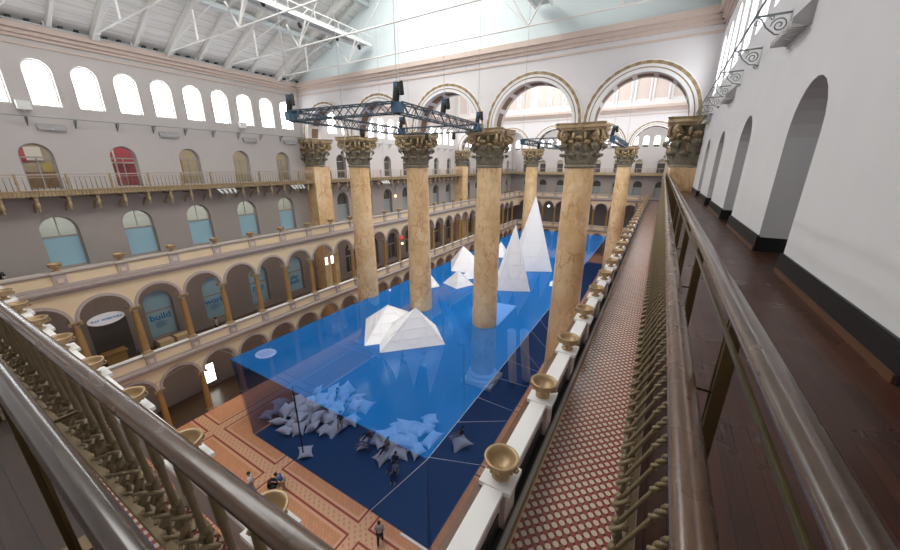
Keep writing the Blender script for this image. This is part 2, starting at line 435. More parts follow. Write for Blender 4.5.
def cornice(mb, fn, u0, u1):
    for (a, b, d) in ((27.75, 27.86, .07), (28.15, 28.35, .12), (28.35, 28.6, .26), (28.6, 28.95, .45)): fbar(mb, fn, u0, u1, a, b, -d, .05)
cornice(mb, mapL, YN, R1 - .8); cornice(mb, mapL, R1 + .8, R2 - .8)
struct(mb.build('trim_1', 'cornice'))
mb = MB(); cornice(mb, mapR, YN, R1 - .8); struct(mb.build('trim_2', 'cornice'))

# ------------------------------------------------------------------ setting: right wall (only the top storeys can be seen)
mb = MB()
arch_wall(mb, mapR, YN, YF, G3 - 8, G4, [], mi=0)
arch_wall(mb, mapR, YN, YF, G4, 23.45, [(u, .80, G4, 21.15) for u in RD], .55, 0, 0)
arch_wall(mb, mapR, YN, YF, 23.45, 29.2, [(u, .66, 24.4, 26.45) for u in LC], .4, 0, 0)
arch_wall(mb, mapR, R1, R2, 29.2, 44, [], mi=0)
mb.box(XR + .01, XR + 3, YN, YF, G4 - .2, G4 - .002, 1); mb.box(XR + 3, XR + 3.1, YN, YF, G4, 23.4); mb.box(XR + .55, XR + 3.1, YN, YF, 23.3, 23.4)
struct(mb.build('wall_right', ['wall_right', 'planks']))
mb = MB(); ed = [YN] + [e for u in RD for e in (u - .80, u + .80)] + [YF]
for a, b in zip(ed[::2], ed[1::2]):
    mb.box(XR - .035, XR + .02, a - .0, b + .0, G4, G4 + .26, 0); mb.box(XR - .05, XR + .02, a, b, G4, G4 + .07, 1)
    mb.box(XR - .025, XR + .02, a, b, G4 + .26, G4 + .29, 0)
for u in RD:
    for e, s in ((u - .80, 1), (u + .80, -1)):
        mb.box(XR - .035, XR + .56, min(e, e + .03*s), max(e, e + .03*s), G4, G4 + .26, 0)
struct(mb.build('baseboard_right', ['black', 'skirt']))

# near end wall behind the viewer
struct(MB().box(XL, XR, YN - .2, YN, 0, 39).build('wall_near', 'wall_right'))
# far end wall
mb = MB()
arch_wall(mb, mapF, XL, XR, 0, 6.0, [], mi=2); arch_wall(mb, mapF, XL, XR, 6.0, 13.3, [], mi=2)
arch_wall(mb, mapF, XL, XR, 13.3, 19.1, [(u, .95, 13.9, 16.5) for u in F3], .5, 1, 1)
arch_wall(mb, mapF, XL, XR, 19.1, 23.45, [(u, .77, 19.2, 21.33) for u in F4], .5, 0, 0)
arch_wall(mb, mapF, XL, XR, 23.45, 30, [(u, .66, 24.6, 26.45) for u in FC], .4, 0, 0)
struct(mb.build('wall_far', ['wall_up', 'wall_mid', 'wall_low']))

# ------------------------------------------------------------------ arcade walls (left and far) with archivolts and parapets
def arcade(fn, u0, u1, cols, name):
    mb = MB()
    ops_g = [((a + b)/2, 1.30, 0, 4.02) for a, b in zip(cols, cols[1:])]
    ops_2 = [((a + b)/2, 1.30, 7.2, 11.05) for a, b in zip(cols, cols[1:])]
    D = .55
    # ground arches (only above the capitals: openings reach the floor, the wall starts at the springing)
    for (z0, z1, ops) in ((4.02, 6.2, [(c, h, 4.02, s) for c, h, _, s in ops_g]), (11.05, 13.45, [(c, h, 11.05, s) for c, h, _, s in ops_2])):
        arch_wall(mb, fn, u0, u1, z0, z1, ops, D, 0, 1)
        for (c, h, _, s) in ops:
            ring(mb, fn, c, s, h, h + .12, .0, -.09, 1); ring(mb, fn, c, s, h + .12, h + .19, .0, -.05, 1)
    for z0, dz in ((5.75, 0), (13.0, 0)):
        for (a, b, d) in ((0, .1, .08), (.1, .3, .2), (.3, .46, .36)): fbar(mb, fn, u0, u1, z0 + a, z0 + b, -d, .05, 1)
    for zt in (7.2, 14.5):
        zb = zt - 1.02
        fbar(mb, fn, u0, u1, zb, zt - .12, -.02, .2, 0)
        fbar(mb, fn, u0, u1, zb, zb + .18, -.1, .25, 1); fbar(mb, fn, u0, u1, zt - .22, zt - .12, -.06, .25, 1)
        fbar(mb, fn, u0, u1, zt - (.12 if zt > 10 else .06), zt, -.16 if zt > 10 else -.07, .32, 4 if zt > 10 else 2)
        for c in cols:
            fbar(mb, fn, c - .3, c + .3, zb, zt - .1, -.14, .3, 1); fbar(mb, fn, c - .14, c + .14, zt - .72, zt - .44, -.19, .0, 3)
            fbar(mb, fn, c - .36, c + .36, zt - .12, zt + .02, -.24, .4, 4 if zt > 10 else 1)
    return struct(mb.build(name, ['cream', 'mauve', 'white_stone', 'cornice', 'cap']))
COLS_L = [BAY0L + BAY*k for k in range(-1, 28) if BAY0L + BAY*k < YFA - .4]
COLS_F = [XA + .3 + 3.05*k for k in range(1, 10)]
arcade(mapAL, YP, YFA, COLS_L, 'wall_arcade_left')
arcade(mapAF, XA, XP, [XA] + COLS_F + [XP], 'wall_arcade_far')

# arcade columns, two storeys
def arcade_column(z0, h, name, m):
    t = empty(name, (0, 0, z0))
    MB().lathe([(.225, .22), (.23, .6), (.215, h*.6), (.185, h - .42)], 14).build('shaft', m, t)
    MB().box(-.27, .27, -.27, .27, 0, .08).lathe([(.26, .08), (.27, .13), (.25, .18), (.22, .22)], 14).build('base', 'gilt', t)
    k = MB().lathe([(.17, h - .42), (.2, h - .38), (.18, h - .34), (.2, h - .2), (.27, h - .1)], 14).box(-.33, .33, -.33, .33, h - .1, h)
    for sx in (-1, 1):
        for sy in (-1, 1): k.tube([(sx*.24 - .07, sy*.27, h - .18), (sx*.24 + .07, sy*.27, h - .18)], .09, 8)
    k.build('capital', 'gilt', t)
    return t
protoG = arcade_column(0, 4.02, 'arcade_column', 'bronze'); protoS = arcade_column(7.22, 3.83, 'arcade_column', 'bronze')
fG = fS = True
for lvl, proto, where in (('G', protoG, 'ground-floor'), ('S', protoS, 'second-floor')):
    first = True
    for i, y in enumerate(COLS_L[1:]):
        t = proto if first else copy_tree(proto); first = False
        t.location = (XA - .28, y, proto.location.z)
        tag(t, f'slender ochre {where} column of the left arcade, {ordw(i)} from the near end', 'column', f'{where} columns of the left arcade')
    for i, x in enumerate(COLS_F):
        t = copy_tree(proto); t.location = (x, YFA + .28, proto.location.z)
        tag(t, f'slender {where} column of the far end arcade, {ordw(i)} from its left corner', 'column', f'{where} columns of the far arcade')

# ------------------------------------------------------------------ right and near parapets beside the viewer's gallery
mb = MB()
mb.box(XP - .2, XP + .2, YP + .2, YFA, G3, 14.38, 0); mb.box(XP - .16, XP + .25, YP - .24, YFA, 14.38, 14.5, 1)
mb.box(XP - .34, XP - .2, YP - .2, YFA, 14.0, 14.38, 3)
RURN = [BAY0R + BAY*k for k in range(-1, 27)]
for y in RURN:
    mb.box(XP - .3, XP + .3, y - .3, y + .3, G3 + .0, 14.4, 0); mb.box(XP - .28, XP + .40, y - .35, y + .35, 14.42, 14.53, 1)
for a, b in zip(RURN, RURN[1:]): mb.box(XP + .2, XP + .225, a + .42, b - .42, G3 + .12, 14.0, 2)
NURN = [XP - .0 - 3.05*k for k in range(1, 10)]
mb.box(XA, XP, YP - .2, YP + .2, G3, 14.38, 0); mb.box(XA, XP + .24, YP - .24, YP + .24, 14.38, 14.5, 1)
for x in NURN:
    mb.box(x - .3, x + .3, YP - .3, YP + .3, G3, 14.4, 0); mb.box(x - .36, x + .36, YP - .36, YP + .36, 14.42, 14.53, 1)
struct(mb.build('wall_parapet', ['mauve', 'white_stone', 'black', 'skirt']))
mb = MB()
mb.box(-1.66, -1.50, YP + .5, YFA, G3, G3 + .12, 0); mb.box(-1.50, -1.47, YP + .5, YFA, G3, G3 + .03, 1); mb.box(-1.62, -1.54, YP + .5, YFA, G3 + .12, G3 + .16, 2)
mb.box(-1.8, -1.66, YP + .5, YFA, G3, G3 + .02, 3)
struct(mb.build('trim_3', ['bronze_d', 'cardboard', 'fix', 'black']))
mb = MB().box(XA, -1.5, 1.35, 1.5, G3, G3 + .12, 0).box(XA, -1.5, 1.31, 1.35, G3, G3 + .03, 1)
struct(mb.build('trim_4', ['bronze_d', 'cardboard']))

# urns
def make_urn():
    t = empty('urn')
    MB().lathe([(.15, 0), (.15, .03), (.11, .06), (.075, .10), (.085, .13), (.075, .15)], 20).build('foot', 'urn', t)
    b = MB().lathe([(.07, .15), (.16, .18), (.225, .25), (.24, .33), (.235, .37), (.275, .40), (.28, .43), (.255, .44), (.22, .41), (.20, .33), (.13, .24), (.03, .22)], 24)
    for k in range(16):
        a = 2*PI*k/16; b.ball((.225*math.cos(a), .225*math.sin(a), .25), .03, 0, 6)
    b.build('bowl', 'urn', t)
    for s in (-1, 1):
        MB().tube([(s*.21, 0, .2), (s*.27, 0, .21), (s*.29, 0, .27), (s*.255, 0, .32), (s*.23, 0, .3)], .022, 7).build('handle', 'urn', t)
    return t
urn0 = make_urn(); used = False
def put_urn(p, rz, label, group):
    global used
    u = urn0 if not used else copy_tree(urn0)
    used = True; u.location = p; u.scale = (1.28, 1.28, 1.1); u.rotation_euler = (0, 0, rz); tag(u, label, 'urn', group)
for i, y in enumerate(RURN[1:]): put_urn((XP + .06, y, 14.53), 0, f'bronze urn on the white parapet of the right gallery, {ordw(i)} from the near end', 'urns on the right parapet')
for i, y in enumerate(COLS_L[1:]): put_urn((XA, y, 14.52), 0, f'bronze urn on the cream parapet of the left gallery, {ordw(i)} from the near end', 'urns on the left parapet')
for i, x in enumerate(NURN[:8]): put_urn((x, YP, 14.53), PI/2, f'bronze urn on the near parapet seen past the brown railing, {ordw(i)} from the right', 'urns on the near parapet')
for i, x in enumerate(COLS_F): put_urn((x, YFA, 14.52), PI/2, f'bronze urn on the far end parapet, {ordw(i)} from the left corner', 'urns on the far parapet')

# ------------------------------------------------------------------ fourth-floor balconies
mb = MB()
mb.box(.10, XR, .15, YF, G4 - .14, G4, 0); mb.box(.06, .14, .15, YF, G4 - .2, G4 + .02, 1)
struct(mb.build('floor_balcony', ['planks', 'mauve']))
mb = MB().box(XL, XR, YN, .15, G4 - .14, G4 - .001, 0).box(XL, .06, .15, .19, G4 - .2, G4 + .005, 1)
struct(mb.build('floor_balcony_near', ['planks_x', 'mauve']))
mb = MB()
XB = -33.45
mb.box(XL, XB - .1, .15, YF, G4 - .16, G4, 0); mb.box(XB - .12, XB - .02, .15, YF, G4 - .3, G4 + .02, 1); mb.box(XB - .14, XB + .06, .15, YF, G4 - .02, G4 + .05, 1)
for k in range(500):
    y = .3 + k*.18; mb.box(XB - .03, XB + .03, y, y + .1, G4 - .34, G4 - .05, 1)
mb.box(XL, XR, YF - 1.5, YF, G4 - .16, G4, 0); mb.box(XL, XR, YF - 1.52, YF - 1.42, G4 - .5, G4 + .06, 1)
struct(mb.build('floor_balcony_left', ['mauve', 'gilt']))

def helix(c0, L, r, tw, n, rad, ax):
    """a rope of two twisted strands from point c0 along vector L"""
    c0 = Vector(c0); L = Vector(L); d = L.normalized(); a = d.orthogonal().normalized(); b = d.cross(a)
    out = []
    for ph in (0, PI):
        out.append([c0 + L*(i/n) + (a*math.cos(tw*2*PI*i/n + ph) + b*math.sin(tw*2*PI*i/n + ph))*r for i in range(n + 1)])
    return out
def baluster_mb(rich=True, bulge=1.0):
    # local frame: +x points to the balcony side, rail at x=0,z=-.06 (below the rail), foot on the slab edge at z=-.74
    m = MB()
    top = Vector((0, 0, -.05)); knee = Vector((-.06, 0, -.17)); low = Vector((-.135, 0, -.36)); foot = Vector((-.10, 0, -.74))
    for q_ in (knee, low, foot): q_.x *= bulge
    if rich:
        k_ = 1 if bulge > .5 else 1.5
        if k_ == 1:
            for p in helix(top, knee - top, .006, 2.2, 12, .0075, 0): m.tube(p, .0085, 5)
        else:
            m.tube([top, knee], [.011, .015], 8)
            for p in helix(low, foot*.6 - low*.6, .012, 1.6, 12, .01, 0): m.tube(p, .012, 5)
        m.tube([knee, knee*.5 + low*.5, low], [.008*k_, .0075*k_, .009*k_], 6)
        m.tube([low, low*.5 + foot*.5 + Vector((-.01, 0, 0)), foot], [.010, .012, .010], 6)
        for k, (z, r) in enumerate(((-.36, .020), (-.42, .015), (-.48, .022), (-.54, .016), (-.60, .022), (-.66, .016), (-.71, .02))):
            q = low + (foot - low)*((-.38 - z)/.38) if z < -.38 else low
            m.ball((q.x - .006, q.y, z), r, 0, 6)
            s = 1 if k % 2 else -1
            m.tube([(q.x, 0, z), (q.x - .02, s*.028, z - .012), (q.x - .015, s*.05, z + .012), (q.x + .01, s*.04, z + .03), (q.x + .022, s*.014, z + .02)], .009, 5)
    else:
        m.tube([top, knee, low], .009, 4, cap=False); m.tube([low, foot], [.02, .016], 4, cap=False)
        m.tube([low + Vector((0, -.04, -.1)), low + Vector((0, .04, -.06))], .014, 4)
    return m
def railing(name, p0, p1, inward, spacing, label, n_parts, zt, rw, bulge=1.0):
    """wooden hand rail from p0 to p1 at zt with wrought balusters; inward = unit vector to the balcony side"""
    p0 = Vector(p0); p1 = Vector(p1); d = (p1 - p0); L = d.length; d.normalize()
    ang = math.atan2(inward[1], inward[0])
    t = empty(name, p0)
    r = MB(); prof = []
    for k in range(14):
        a = 2*PI*k/14; prof.append((rw*math.cos(a)*1.0, rw*.72*math.sin(a)))
    n = max(2, int(min(L, 30)/.9)); vs = []
    cuts = [L*(i/n) for i in range(n + 1)] if L < 31 else [i*.9 for i in range(34)] + [L]
    for s in cuts:
        for (a, b) in prof:
            q = Vector((inward[0]*a, inward[1]*a, b - rw*.72)) + d*s; vs.append(q)
    k = 14
    r.add(vs, [(i*k + j, i*k + (j + 1) % k, (i + 1)*k + (j + 1) % k, (i + 1)*k + j) for i in range(len(cuts) - 1) for j in range(k)], 0, True)
    hr = r.build('hand_rail', 'rail' if bulge > .5 else 'rail_x', t); hr.location = (0, 0, zt - p0.z)
    # texture runs lengthwise: the rail mesh is straight, its local z carries the grain through a turned copy of the coordinates
    proto = baluster_mb(True, bulge).build('baluster', 'baluster', t)
    proto.rotation_euler = (0, 0, ang); cnt = int(L/spacing)
    for i in range(cnt):
        s = spacing*(i + .5); q = d*s
        if i < n_parts:
            o = proto if i == 0 else proto.copy()
            if i: C.objects.link(o)
            o.location = (q.x, q.y, zt - p0.z - .05)
    if cnt > n_parts:
        far = MB(); one = baluster_mb(False, bulge)
        ca, sa = math.cos(ang), math.sin(ang)
        for i in range(n_parts, cnt):
            q = d*spacing*(i + .5)
            far.add([(q.x + v[0]*ca - v[1]*sa, q.y + v[0]*sa + v[1]*ca, v[2] + zt - p0.z - .05) for v in one.v], one.f, 0, True)
        o = far.build('baluster_row', 'baluster', t); o['kind'] = 'stuff'
    b = MB()
    if bulge > .5: b.bar(d*.05 + Vector((inward[0]*.03, inward[1]*.03, -.05 + zt - p0.z - .05)), d*L + Vector((inward[0]*.03, inward[1]*.03, -.05 + zt - p0.z - .05)), .035, .012)
    e = .075*bulge - .02*(1 - bulge)
    b.bar(Vector((-inward[0]*e, -inward[1]*e, G4 + .04 - p0.z)) + d*.05, Vector((-inward[0]*e, -inward[1]*e, G4 + .04 - p0.z)) + d*L, .03, .03)
    b.build('iron_strip', 'bronze_d', t)
    return tag(t, label, 'railing')
ZR = 19.92
railing('balcony_railing', (.192, .27, G4), (.196, YF - 1.6, G4), (1, 0), .105, 'worn brown hand rail with twisted gilt balusters along the right balcony', 100, ZR, .049)
railing('balcony_railing', (.145, .305, G4), (-9.9, .125, G4), (0, -1), .2, 'worn brown hand rail with gilt balusters crossing the lower left corner', 100, ZR, .034, .12)

# inner safety rails on posts
def safety_rail(p0, p1, inward, label, posts, k_=1.0, strip=True):
    p0 = Vector(p0); p1 = Vector(p1); d = (p1 - p0).normalized(); L = (p1 - p0).length
    t = empty('safety_rail', p0); zt = 20.17 - G4
    inn = Vector((*inward, 0))
    prof = [(-.036, -.028), (-.044, -.012), (-.040, .004), (-.026, .016), (0, .021), (.026, .016), (.040, .004), (.044, -.012), (.036, -.028), (.022, -.04), (-.022, -.04)]
    prof = [(a*k_, b*(1.25 if k_ < 1 else 1)) for a, b in prof]
    vs = []; m = MB(); k = len(prof); cuts = [i*1.2 for i in range(26)] + [max(L, 31)]
    for s in cuts:
        for a, b in prof: vs.append(inn*a + Vector((0, 0, zt + b - .02)) + d*s)
    m.add(vs, [(i*k + j, i*k + (j + 1) % k, (i + 1)*k + (j + 1) % k, (i + 1)*k + j) for i in range(len(cuts) - 1) for j in range(k)], 0, True)
    m.build('rail_cap', 'rail2' if strip else 'rail2_x', t)
    if strip: MB().bar(inn*-.05 + Vector((0, 0, zt - .075)), inn*-.05 + d*L + Vector((0, 0, zt - .075)), .012, .02).build('brass_strip', 'brassbar', t)
    first = None
    for s in posts:
        q = d*s
        if first is None:
            pm = MB(); pm.bar((0, 0, 0), (0, 0, zt - .055), .022, .05)
            for sg in (-1, 1): pm.bar(d*(sg*.03) + inn*-.012, d*(sg*.03) + inn*-.012 + Vector((0, 0, zt - .06)), .012, .03)
            pm.bar(d*-.05, d*.05, .09, .012)
            first = pm.build('post', 'bpost', t); first.location = q
            bm_ = MB(); bm_.bar((0, 0, zt - .40), inn*-.15 + Vector((0, 0, zt - .40)), .012, .012); bm_.ball((0, 0, zt - .40), .016, 0, 6)
            bm_.build('bracket', 'bpost', first)
        else:
            o = first.copy(); C.objects.link(o); o.location = q
            for ch in first.children: c2 = ch.copy(); C.objects.link(c2); c2.parent = o
    return tag(t, label, 'railing')
safety_rail((.352, .06, G4), (.352, YF - 1.6, G4), (1, 0), 'plain raised guard rail on brass posts over the dark plank floor', [3.15 + 1.55*k - 1.55 for k in range(26)])
safety_rail((.352, .066, G4), (-33, .03, G4), (0, -1), 'grey-brown raised guard rail across the bottom left corner', [.75, 2.2, 3.7, 5.3, 6.9, 8.5, 10.1, 11.7], .54, False)

# far and left balcony railings
def thin_rail(p0, p1, label, sp=.25):
    p0 = Vector(p0); p1 = Vector(p1); d = (p1 - p0).normalized(); L = (p1 - p0).length
    t = empty('iron_railing', p0)
    MB().bar((0, 0, 1.0), d*L + Vector((0, 0, 1.0)), .09, .07).bar((0, 0, .84), d*L + Vector((0, 0, .84)), .03, .03).build('hand_rail', 'mauve', t)
    one = MB().tube([(0, 0, 0), (0, 0, .3), (0, 0, .84)], [.022, .018, .012], 4); one.ball((0, 0, .2), .04, 0, 5)
    cnt = int(L/sp); pr = one.build('baluster', 'bronze_d', t); pr.location = d*(sp*.5)
    for i in range(1, min(100, cnt)):
        o = pr.copy(); C.objects.link(o); o.location = d*(sp*(i + .5))
    far = MB()
    for i in range(100, cnt):
        q = d*(sp*(i + .5)); far.add([(v[0] + q.x, v[1] + q.y, v[2] + q.z) for v in one.v], one.f, 0)
    if cnt > 100: far.build('baluster_row', 'bronze_d', t)['kind'] = 'stuff'
    po = None
    for i in range(int(L/2.17) + 1):
        if po is None:
            po = MB().box(-.05, .05, -.05, .05, 0, 1.05).ball((0, 0, .5), .09, 0, 6).build('post', 'gilt', t)
        else:
            o = po.copy(); C.objects.link(o); o.location = d*(2.17*i)
    return tag(t, label, 'railing')
thin_rail((XB, .6, G4), (XB, YF - 1.7, G4), 'long iron balcony railing along the pale left wall')
thin_rail((XB + .2, YF - 1.5, G4), (XR - 1.6, YF - 1.5, G4), 'iron balcony railing across the far end wall')
# brackets below the left balcony
br = MB(); br.tube([(-1.3, 0, -.36), (-.5, 0, -.40), (-.12, 0, -.36), (0, 0, -.2)], .05, 6); br.tube([(-1.35, 0, -1.0), (-1.2, 0, -.8), (-.9, 0, -.62), (-.5, 0, -.5)], .045, 6)
br.ball((-.1, 0, -.62), .12, 0, 7, (1, .7, 1.4)); br.tube([(-.1, 0, -.3), (-.1, 0, -.85)], [.07, .03], 6); br.ball((-.1, 0, -.9), .05, 0, 6)
b0 = br.build('balcony_bracket', 'gilt')
for i in range(57):
    o = b0 if i == 0 else b0.copy()
    if i: C.objects.link(o)
    o.location = (XB, 4.08 + 1.43*i, G4); o.scale = (1.1, 1.5, 1.4)
    tag(o, f'gilt scroll bracket under the left balcony, {ordw(i) if i < 49 else "far one"} from the near end' if i < 49 else 'gilt scroll bracket under the far stretch of the left balcony', 'bracket', 'brackets under the left balcony')

# ------------------------------------------------------------------ windows
WN = [0]
def wname():
    WN[0] += 1; return f'window_{WN[0]}'
PROT = {}
def window(fn, key, u, hw, v0, spr, d, pane, bars):
    """frame with bars; pane is a list of (part name, v0, v1 or None for the arched head, material)"""
    f = MB()
    ring(f, lambda a, b, c: fn(a, b, c), 0, spr, hw - .09, hw, d - .0, d - .08, 0)
    fbar(f, fn, -hw, -hw + .09, v0, spr, d - .08, d, 0); fbar(f, fn, hw - .09, hw, v0, spr, d - .08, d, 0); fbar(f, fn, -hw, hw, v0, v0 + .08, d - .08, d, 0)
    for b in bars: fbar(f, fn, *b, d - .07, d, 0)
    return f
def put_windows(axis, key, us, hw, v0, spr, d, panes, bars, fmat='frame'):
    X0 = {'L': XL, 'R': XR, 'F': YF}[axis]
    sg = -1 if axis == 'L' else 1
    if axis == 'F': fn = lambda a, b, c: (a, c, b)
    else: fn = lambda a, b, c: (sg*c, a, b)
    fr = window(fn, key, 0, hw, v0, spr, d, panes, bars)
    first = None
    for i, u in enumerate(us):
        loc = (u, X0, 0) if axis == 'F' else (X0, u, 0)
        if first is None:
            o = fr.build(wname(), fmat); first = o
            for (pn, a, b, m) in panes:
                pm = MB()
                if b is None: arch_pane(pm, fn, 0, hw - .04, a, spr, d - .03)
                else: pm.add([fn(-hw, a, d - .03), fn(hw, a, d - .03), fn(hw, b, d - .03), fn(-hw, b, d - .03)], [(0, 1, 2, 3)])
                pm.build(pn, m, o)
        else:
            o = copy_tree(first); o.name = wname()
        o.location = loc; struct(o)
    return first
def tmesh(cu, m, name='lettering'):
    q = bpy.data.objects.new(name, cu); C.objects.link(q)
    me = bpy.data.meshes.new_from_object(q); bpy.data.objects.remove(q); me.materials.clear(); me.materials.append(M[m])
    q = bpy.data.objects.new(name, me); C.objects.link(q); return q
# clerestory, left / right / far
put_windows('L', 'c', LC[:10], .66, 24.4, 26.45, .34, [('pane', 24.4, None, 'day')], [(-.02, .02, 24.4, 27)], 'steelw')
put_windows('L', 'c', LC[10:], .66, 24.4, 26.45, .34, [('pane', 24.4, None, 'day')], [(-.02, .02, 24.4, 27)], 'steelw')
put_windows('R', 'c', LC, .66, 24.4, 26.45, .34, [('pane', 24.4, None, 'day')], [(-.02, .02, 24.4, 27)], 'steelw')
put_windows('F', 'c', FC, .66, 24.6, 26.45, .34, [('pane', 25.1, None, 'daysoft'), ('shade', 24.6, 25.2, 'pane_dark')], [], 'steelw')
# fourth floor: glazed doors into rooms
put_windows('L', '4', L4[:5], .77, 19.2, 21.33, .42, [('glass', 19.2, None, 'glass')], [(-.77, .77, 21.2, 21.29), (-.03, .03, 19.2, 21.3), (-.77, -.66, 19.2, 21.3), (.66, .77, 19.2, 21.3)])
put_windows('L', '4', L4[5:], .77, 19.2, 21.33, .45, [('pane', 19.2, None, 'pane_dark')], [(-.77, .77, 21.2, 21.29)])
put_windows('F', '4', F4, .77, 19.2, 21.33, .42, [('pane', 19.2, 21.3, 'pane_dark'), ('fanlight', 21.3, None, 'interior')], [(-.77, .77, 21.2, 21.29)])
# third floor: clear fanlight above blue film
put_windows('L', '3', L3[:5], .95, 13.9, 16.5, .42, [('film', 13.9, 16.0, 'film'), ('fanlight', 16.05, None, 'glass')], [(-.95, .95, 15.98, 16.12), (-.03, .03, 16.1, 17.4)])
put_windows('L', '3', L3[5:], .95, 13.9, 16.5, .46, [('pane', 13.9, 15.9, 'pane_grey'), ('fanlight', 15.9, None, 'pane_dark')], [(-.95, .95, 15.85, 15.95)])
put_windows('F', '3', F3, .95, 13.9, 16.5, .42, [('pane', 13.9, 16, 'pane_grey'), ('fanlight', 16, None, 'pane_dark')], [(-.95, .95, 15.9, 16.05), (-.03, .03, 13.9, 16.0)])
# second floor: full blue film behind the arcade
WORDS = ['build', 'work', 'play', 'play']
w2 = [o[0] for o in ops2]
for i, u in enumerate(w2[:4]):
    o = put_windows('L', '2', [u], 1.0, 6.6, 9.75, .40, [('film', 6.6, 8.95, 'film'), ('fanlight', 8.95, None, 'film')], [(-1.0, 1.0, 8.86, 9.02)])
    def text(body, size, y0, z0, m, parent, name='lettering', rot=(PI/2, 0, PI/2)):
        cu = bpy.data.curves.new(name, 'FONT'); cu.body = body; cu.size = size; cu.extrude = .004; cu.offset = .012; cu.align_x = 'CENTER'
        t = tmesh(cu, m, name); t.parent = parent
        t.location = (y0[0], y0[1], z0); t.rotation_euler = rot; return t
    text(WORDS[i], .78 if i < 3 else .6, (-.34, 0.0), 8.1, 'filmtxt', o)
    if i < 3:
        ln = MB()
        for q in range(6): ln.box(-.345, -.34, -.45, (.25, .4, .1, .35, .3, -.1)[q], 7.9 - q*.10, 7.93 - q*.10)
        ln.build('small_print', 'filmtxt', o)
    else:
        text('build', .6, (-.34, 0), 7.5, 'filmtxt', o)
put_windows('L', '2', w2[4:], 1.0, 6.6, 9.75, .44, [('pane', 6.6, None, 'pane_dark')], [(-1.0, 1.0, 8.86, 9.02), (-.04, .04, 6.6, 8.9)])

# rooms behind the first windows of the left wall
mb = MB()
for z0, z1 in ((13.4, 18.9), (19.1, 23.2)):
    mb.box(XL - 4.1, XL - 4, 3, 27, z0, z1, 0 if z0 > 19 else 6); mb.box(XL - 4, XL - .5, 3, 27, z0 - .1, z0, 1); mb.box(XL - 4, XL - .5, 3, 27, z1, z1 + .1, 0)
    mb.box(XL - 4, XL - .5, 2.9, 3, z0, z1, 0); mb.box(XL - 4, XL - .5, 27, 27.1, z0, z1, 0)
mb.box(XL - 3.98, XL - 3.9, 3.5, 6.6, 21.0, 23.1, 2); mb.box(XL - 2.6, XL - 2.5, 8.6, 13.4, 19.2, 23.1, 2); mb.box(XL - 2.49, XL - 2.44, 10.9, 11.0, 19.2, 23.1, 3)
mb.box(XL - 2.49, XL - 2.44, 8.7, 13.2, 20.9, 21.0, 3); mb.box(XL - 3.9, XL - 3.8, 7.2, 8.1, 20.0, 20.9, 4); mb.box(XL - 3.9, XL - 3.85, 6.6, 7.4, 21.1, 22.0, 3); mb.box(XL - 3.4, XL - 3.0, 5.2, 7.6, 19.2, 20.3, 5)
for y in (15, 19.5, 24): mb.box(XL - 3.98, XL - 3.9, y, y + 1.1, 19.2, 21.4, 5)
struct(mb.build('wall_rooms_left', ['interior', 'darkfloor', 'red', 'steelw', 'yellow', 'bronze', 'steelg']))

# ------------------------------------------------------------------ giant Corinthian columns
def leaf(mb, ang, r0, z0, h, out, w, mi=0, curl=.18):
    prof = [(.02, 0), (.14, .2), (.2, .45), (.25, .68), (.42, .88), (.72, .99), (.98, .94), (1.06, .80), (.92, .70), (.75, .72)]
    ca, sa = math.cos(ang), math.sin(ang); vs = []
    ws = [.95, 1.0, 1.1, 1.0, 1.12, .98, .8, .6, .45, .3]
    for q, ((o, t), k) in enumerate(zip(prof, ws)):
        for s in (-1, -.62, -.25, 0, .25, .62, 1):
            lobe = .05*(1 if q % 2 else -.4)*abs(s)
            r = r0 + o*out - .13*s*s*(.6 + o) + .05*(s == 0) - .03*(abs(s) == .25); x = s*(w*k/2 + lobe)
            vs.append((ca*r - sa*x, sa*r + ca*x, z0 + t*h - .10*s*s*h*(1 if t > .6 else .2)))
    n = 7
    mb.add(vs, [(i*n + j, i*n + j + 1, (i + 1)*n + j + 1, (i + 1)*n + j) for i in range(len(prof) - 1) for j in range(n - 1)], mi, True)
    for s, k in ((0, 1), (-.3, .7), (.3, .7)):          # fleshy rolled tip
        r = r0 + out*(.92 - .18*abs(s)); x = s*w*.9
        mb.ball((ca*r - sa*x, sa*r + ca*x, z0 + h*(.85 - .12*abs(s))), .135*k, mi, 7, (1, 1, .85))
def volute(mb, ang, r, z, R, wid, mi=0, side=1):
    ca, sa = math.cos(ang), math.sin(ang); pts = []; rad = []
    for i in range(20):
        t = i/19; a = PI*.5 - t*PI*3.2; q = R*(1 - .82*t)
        pts.append((ca*(r + q*math.cos(a)), sa*(r + q*math.cos(a)), z + q*math.sin(a))); rad.append(.10*(1 - .5*t))
    mb.tube([(ca*(r - R*2.6), sa*(r - R*2.6), z - R*2.2), (ca*(r - R*1.3), sa*(r - R*1.3), z - .1*R)] + pts, [.08, .09] + rad, 7, mi)
    p = (ca*r, sa*r, z); mb.ball(p, R*.42, mi, 8)
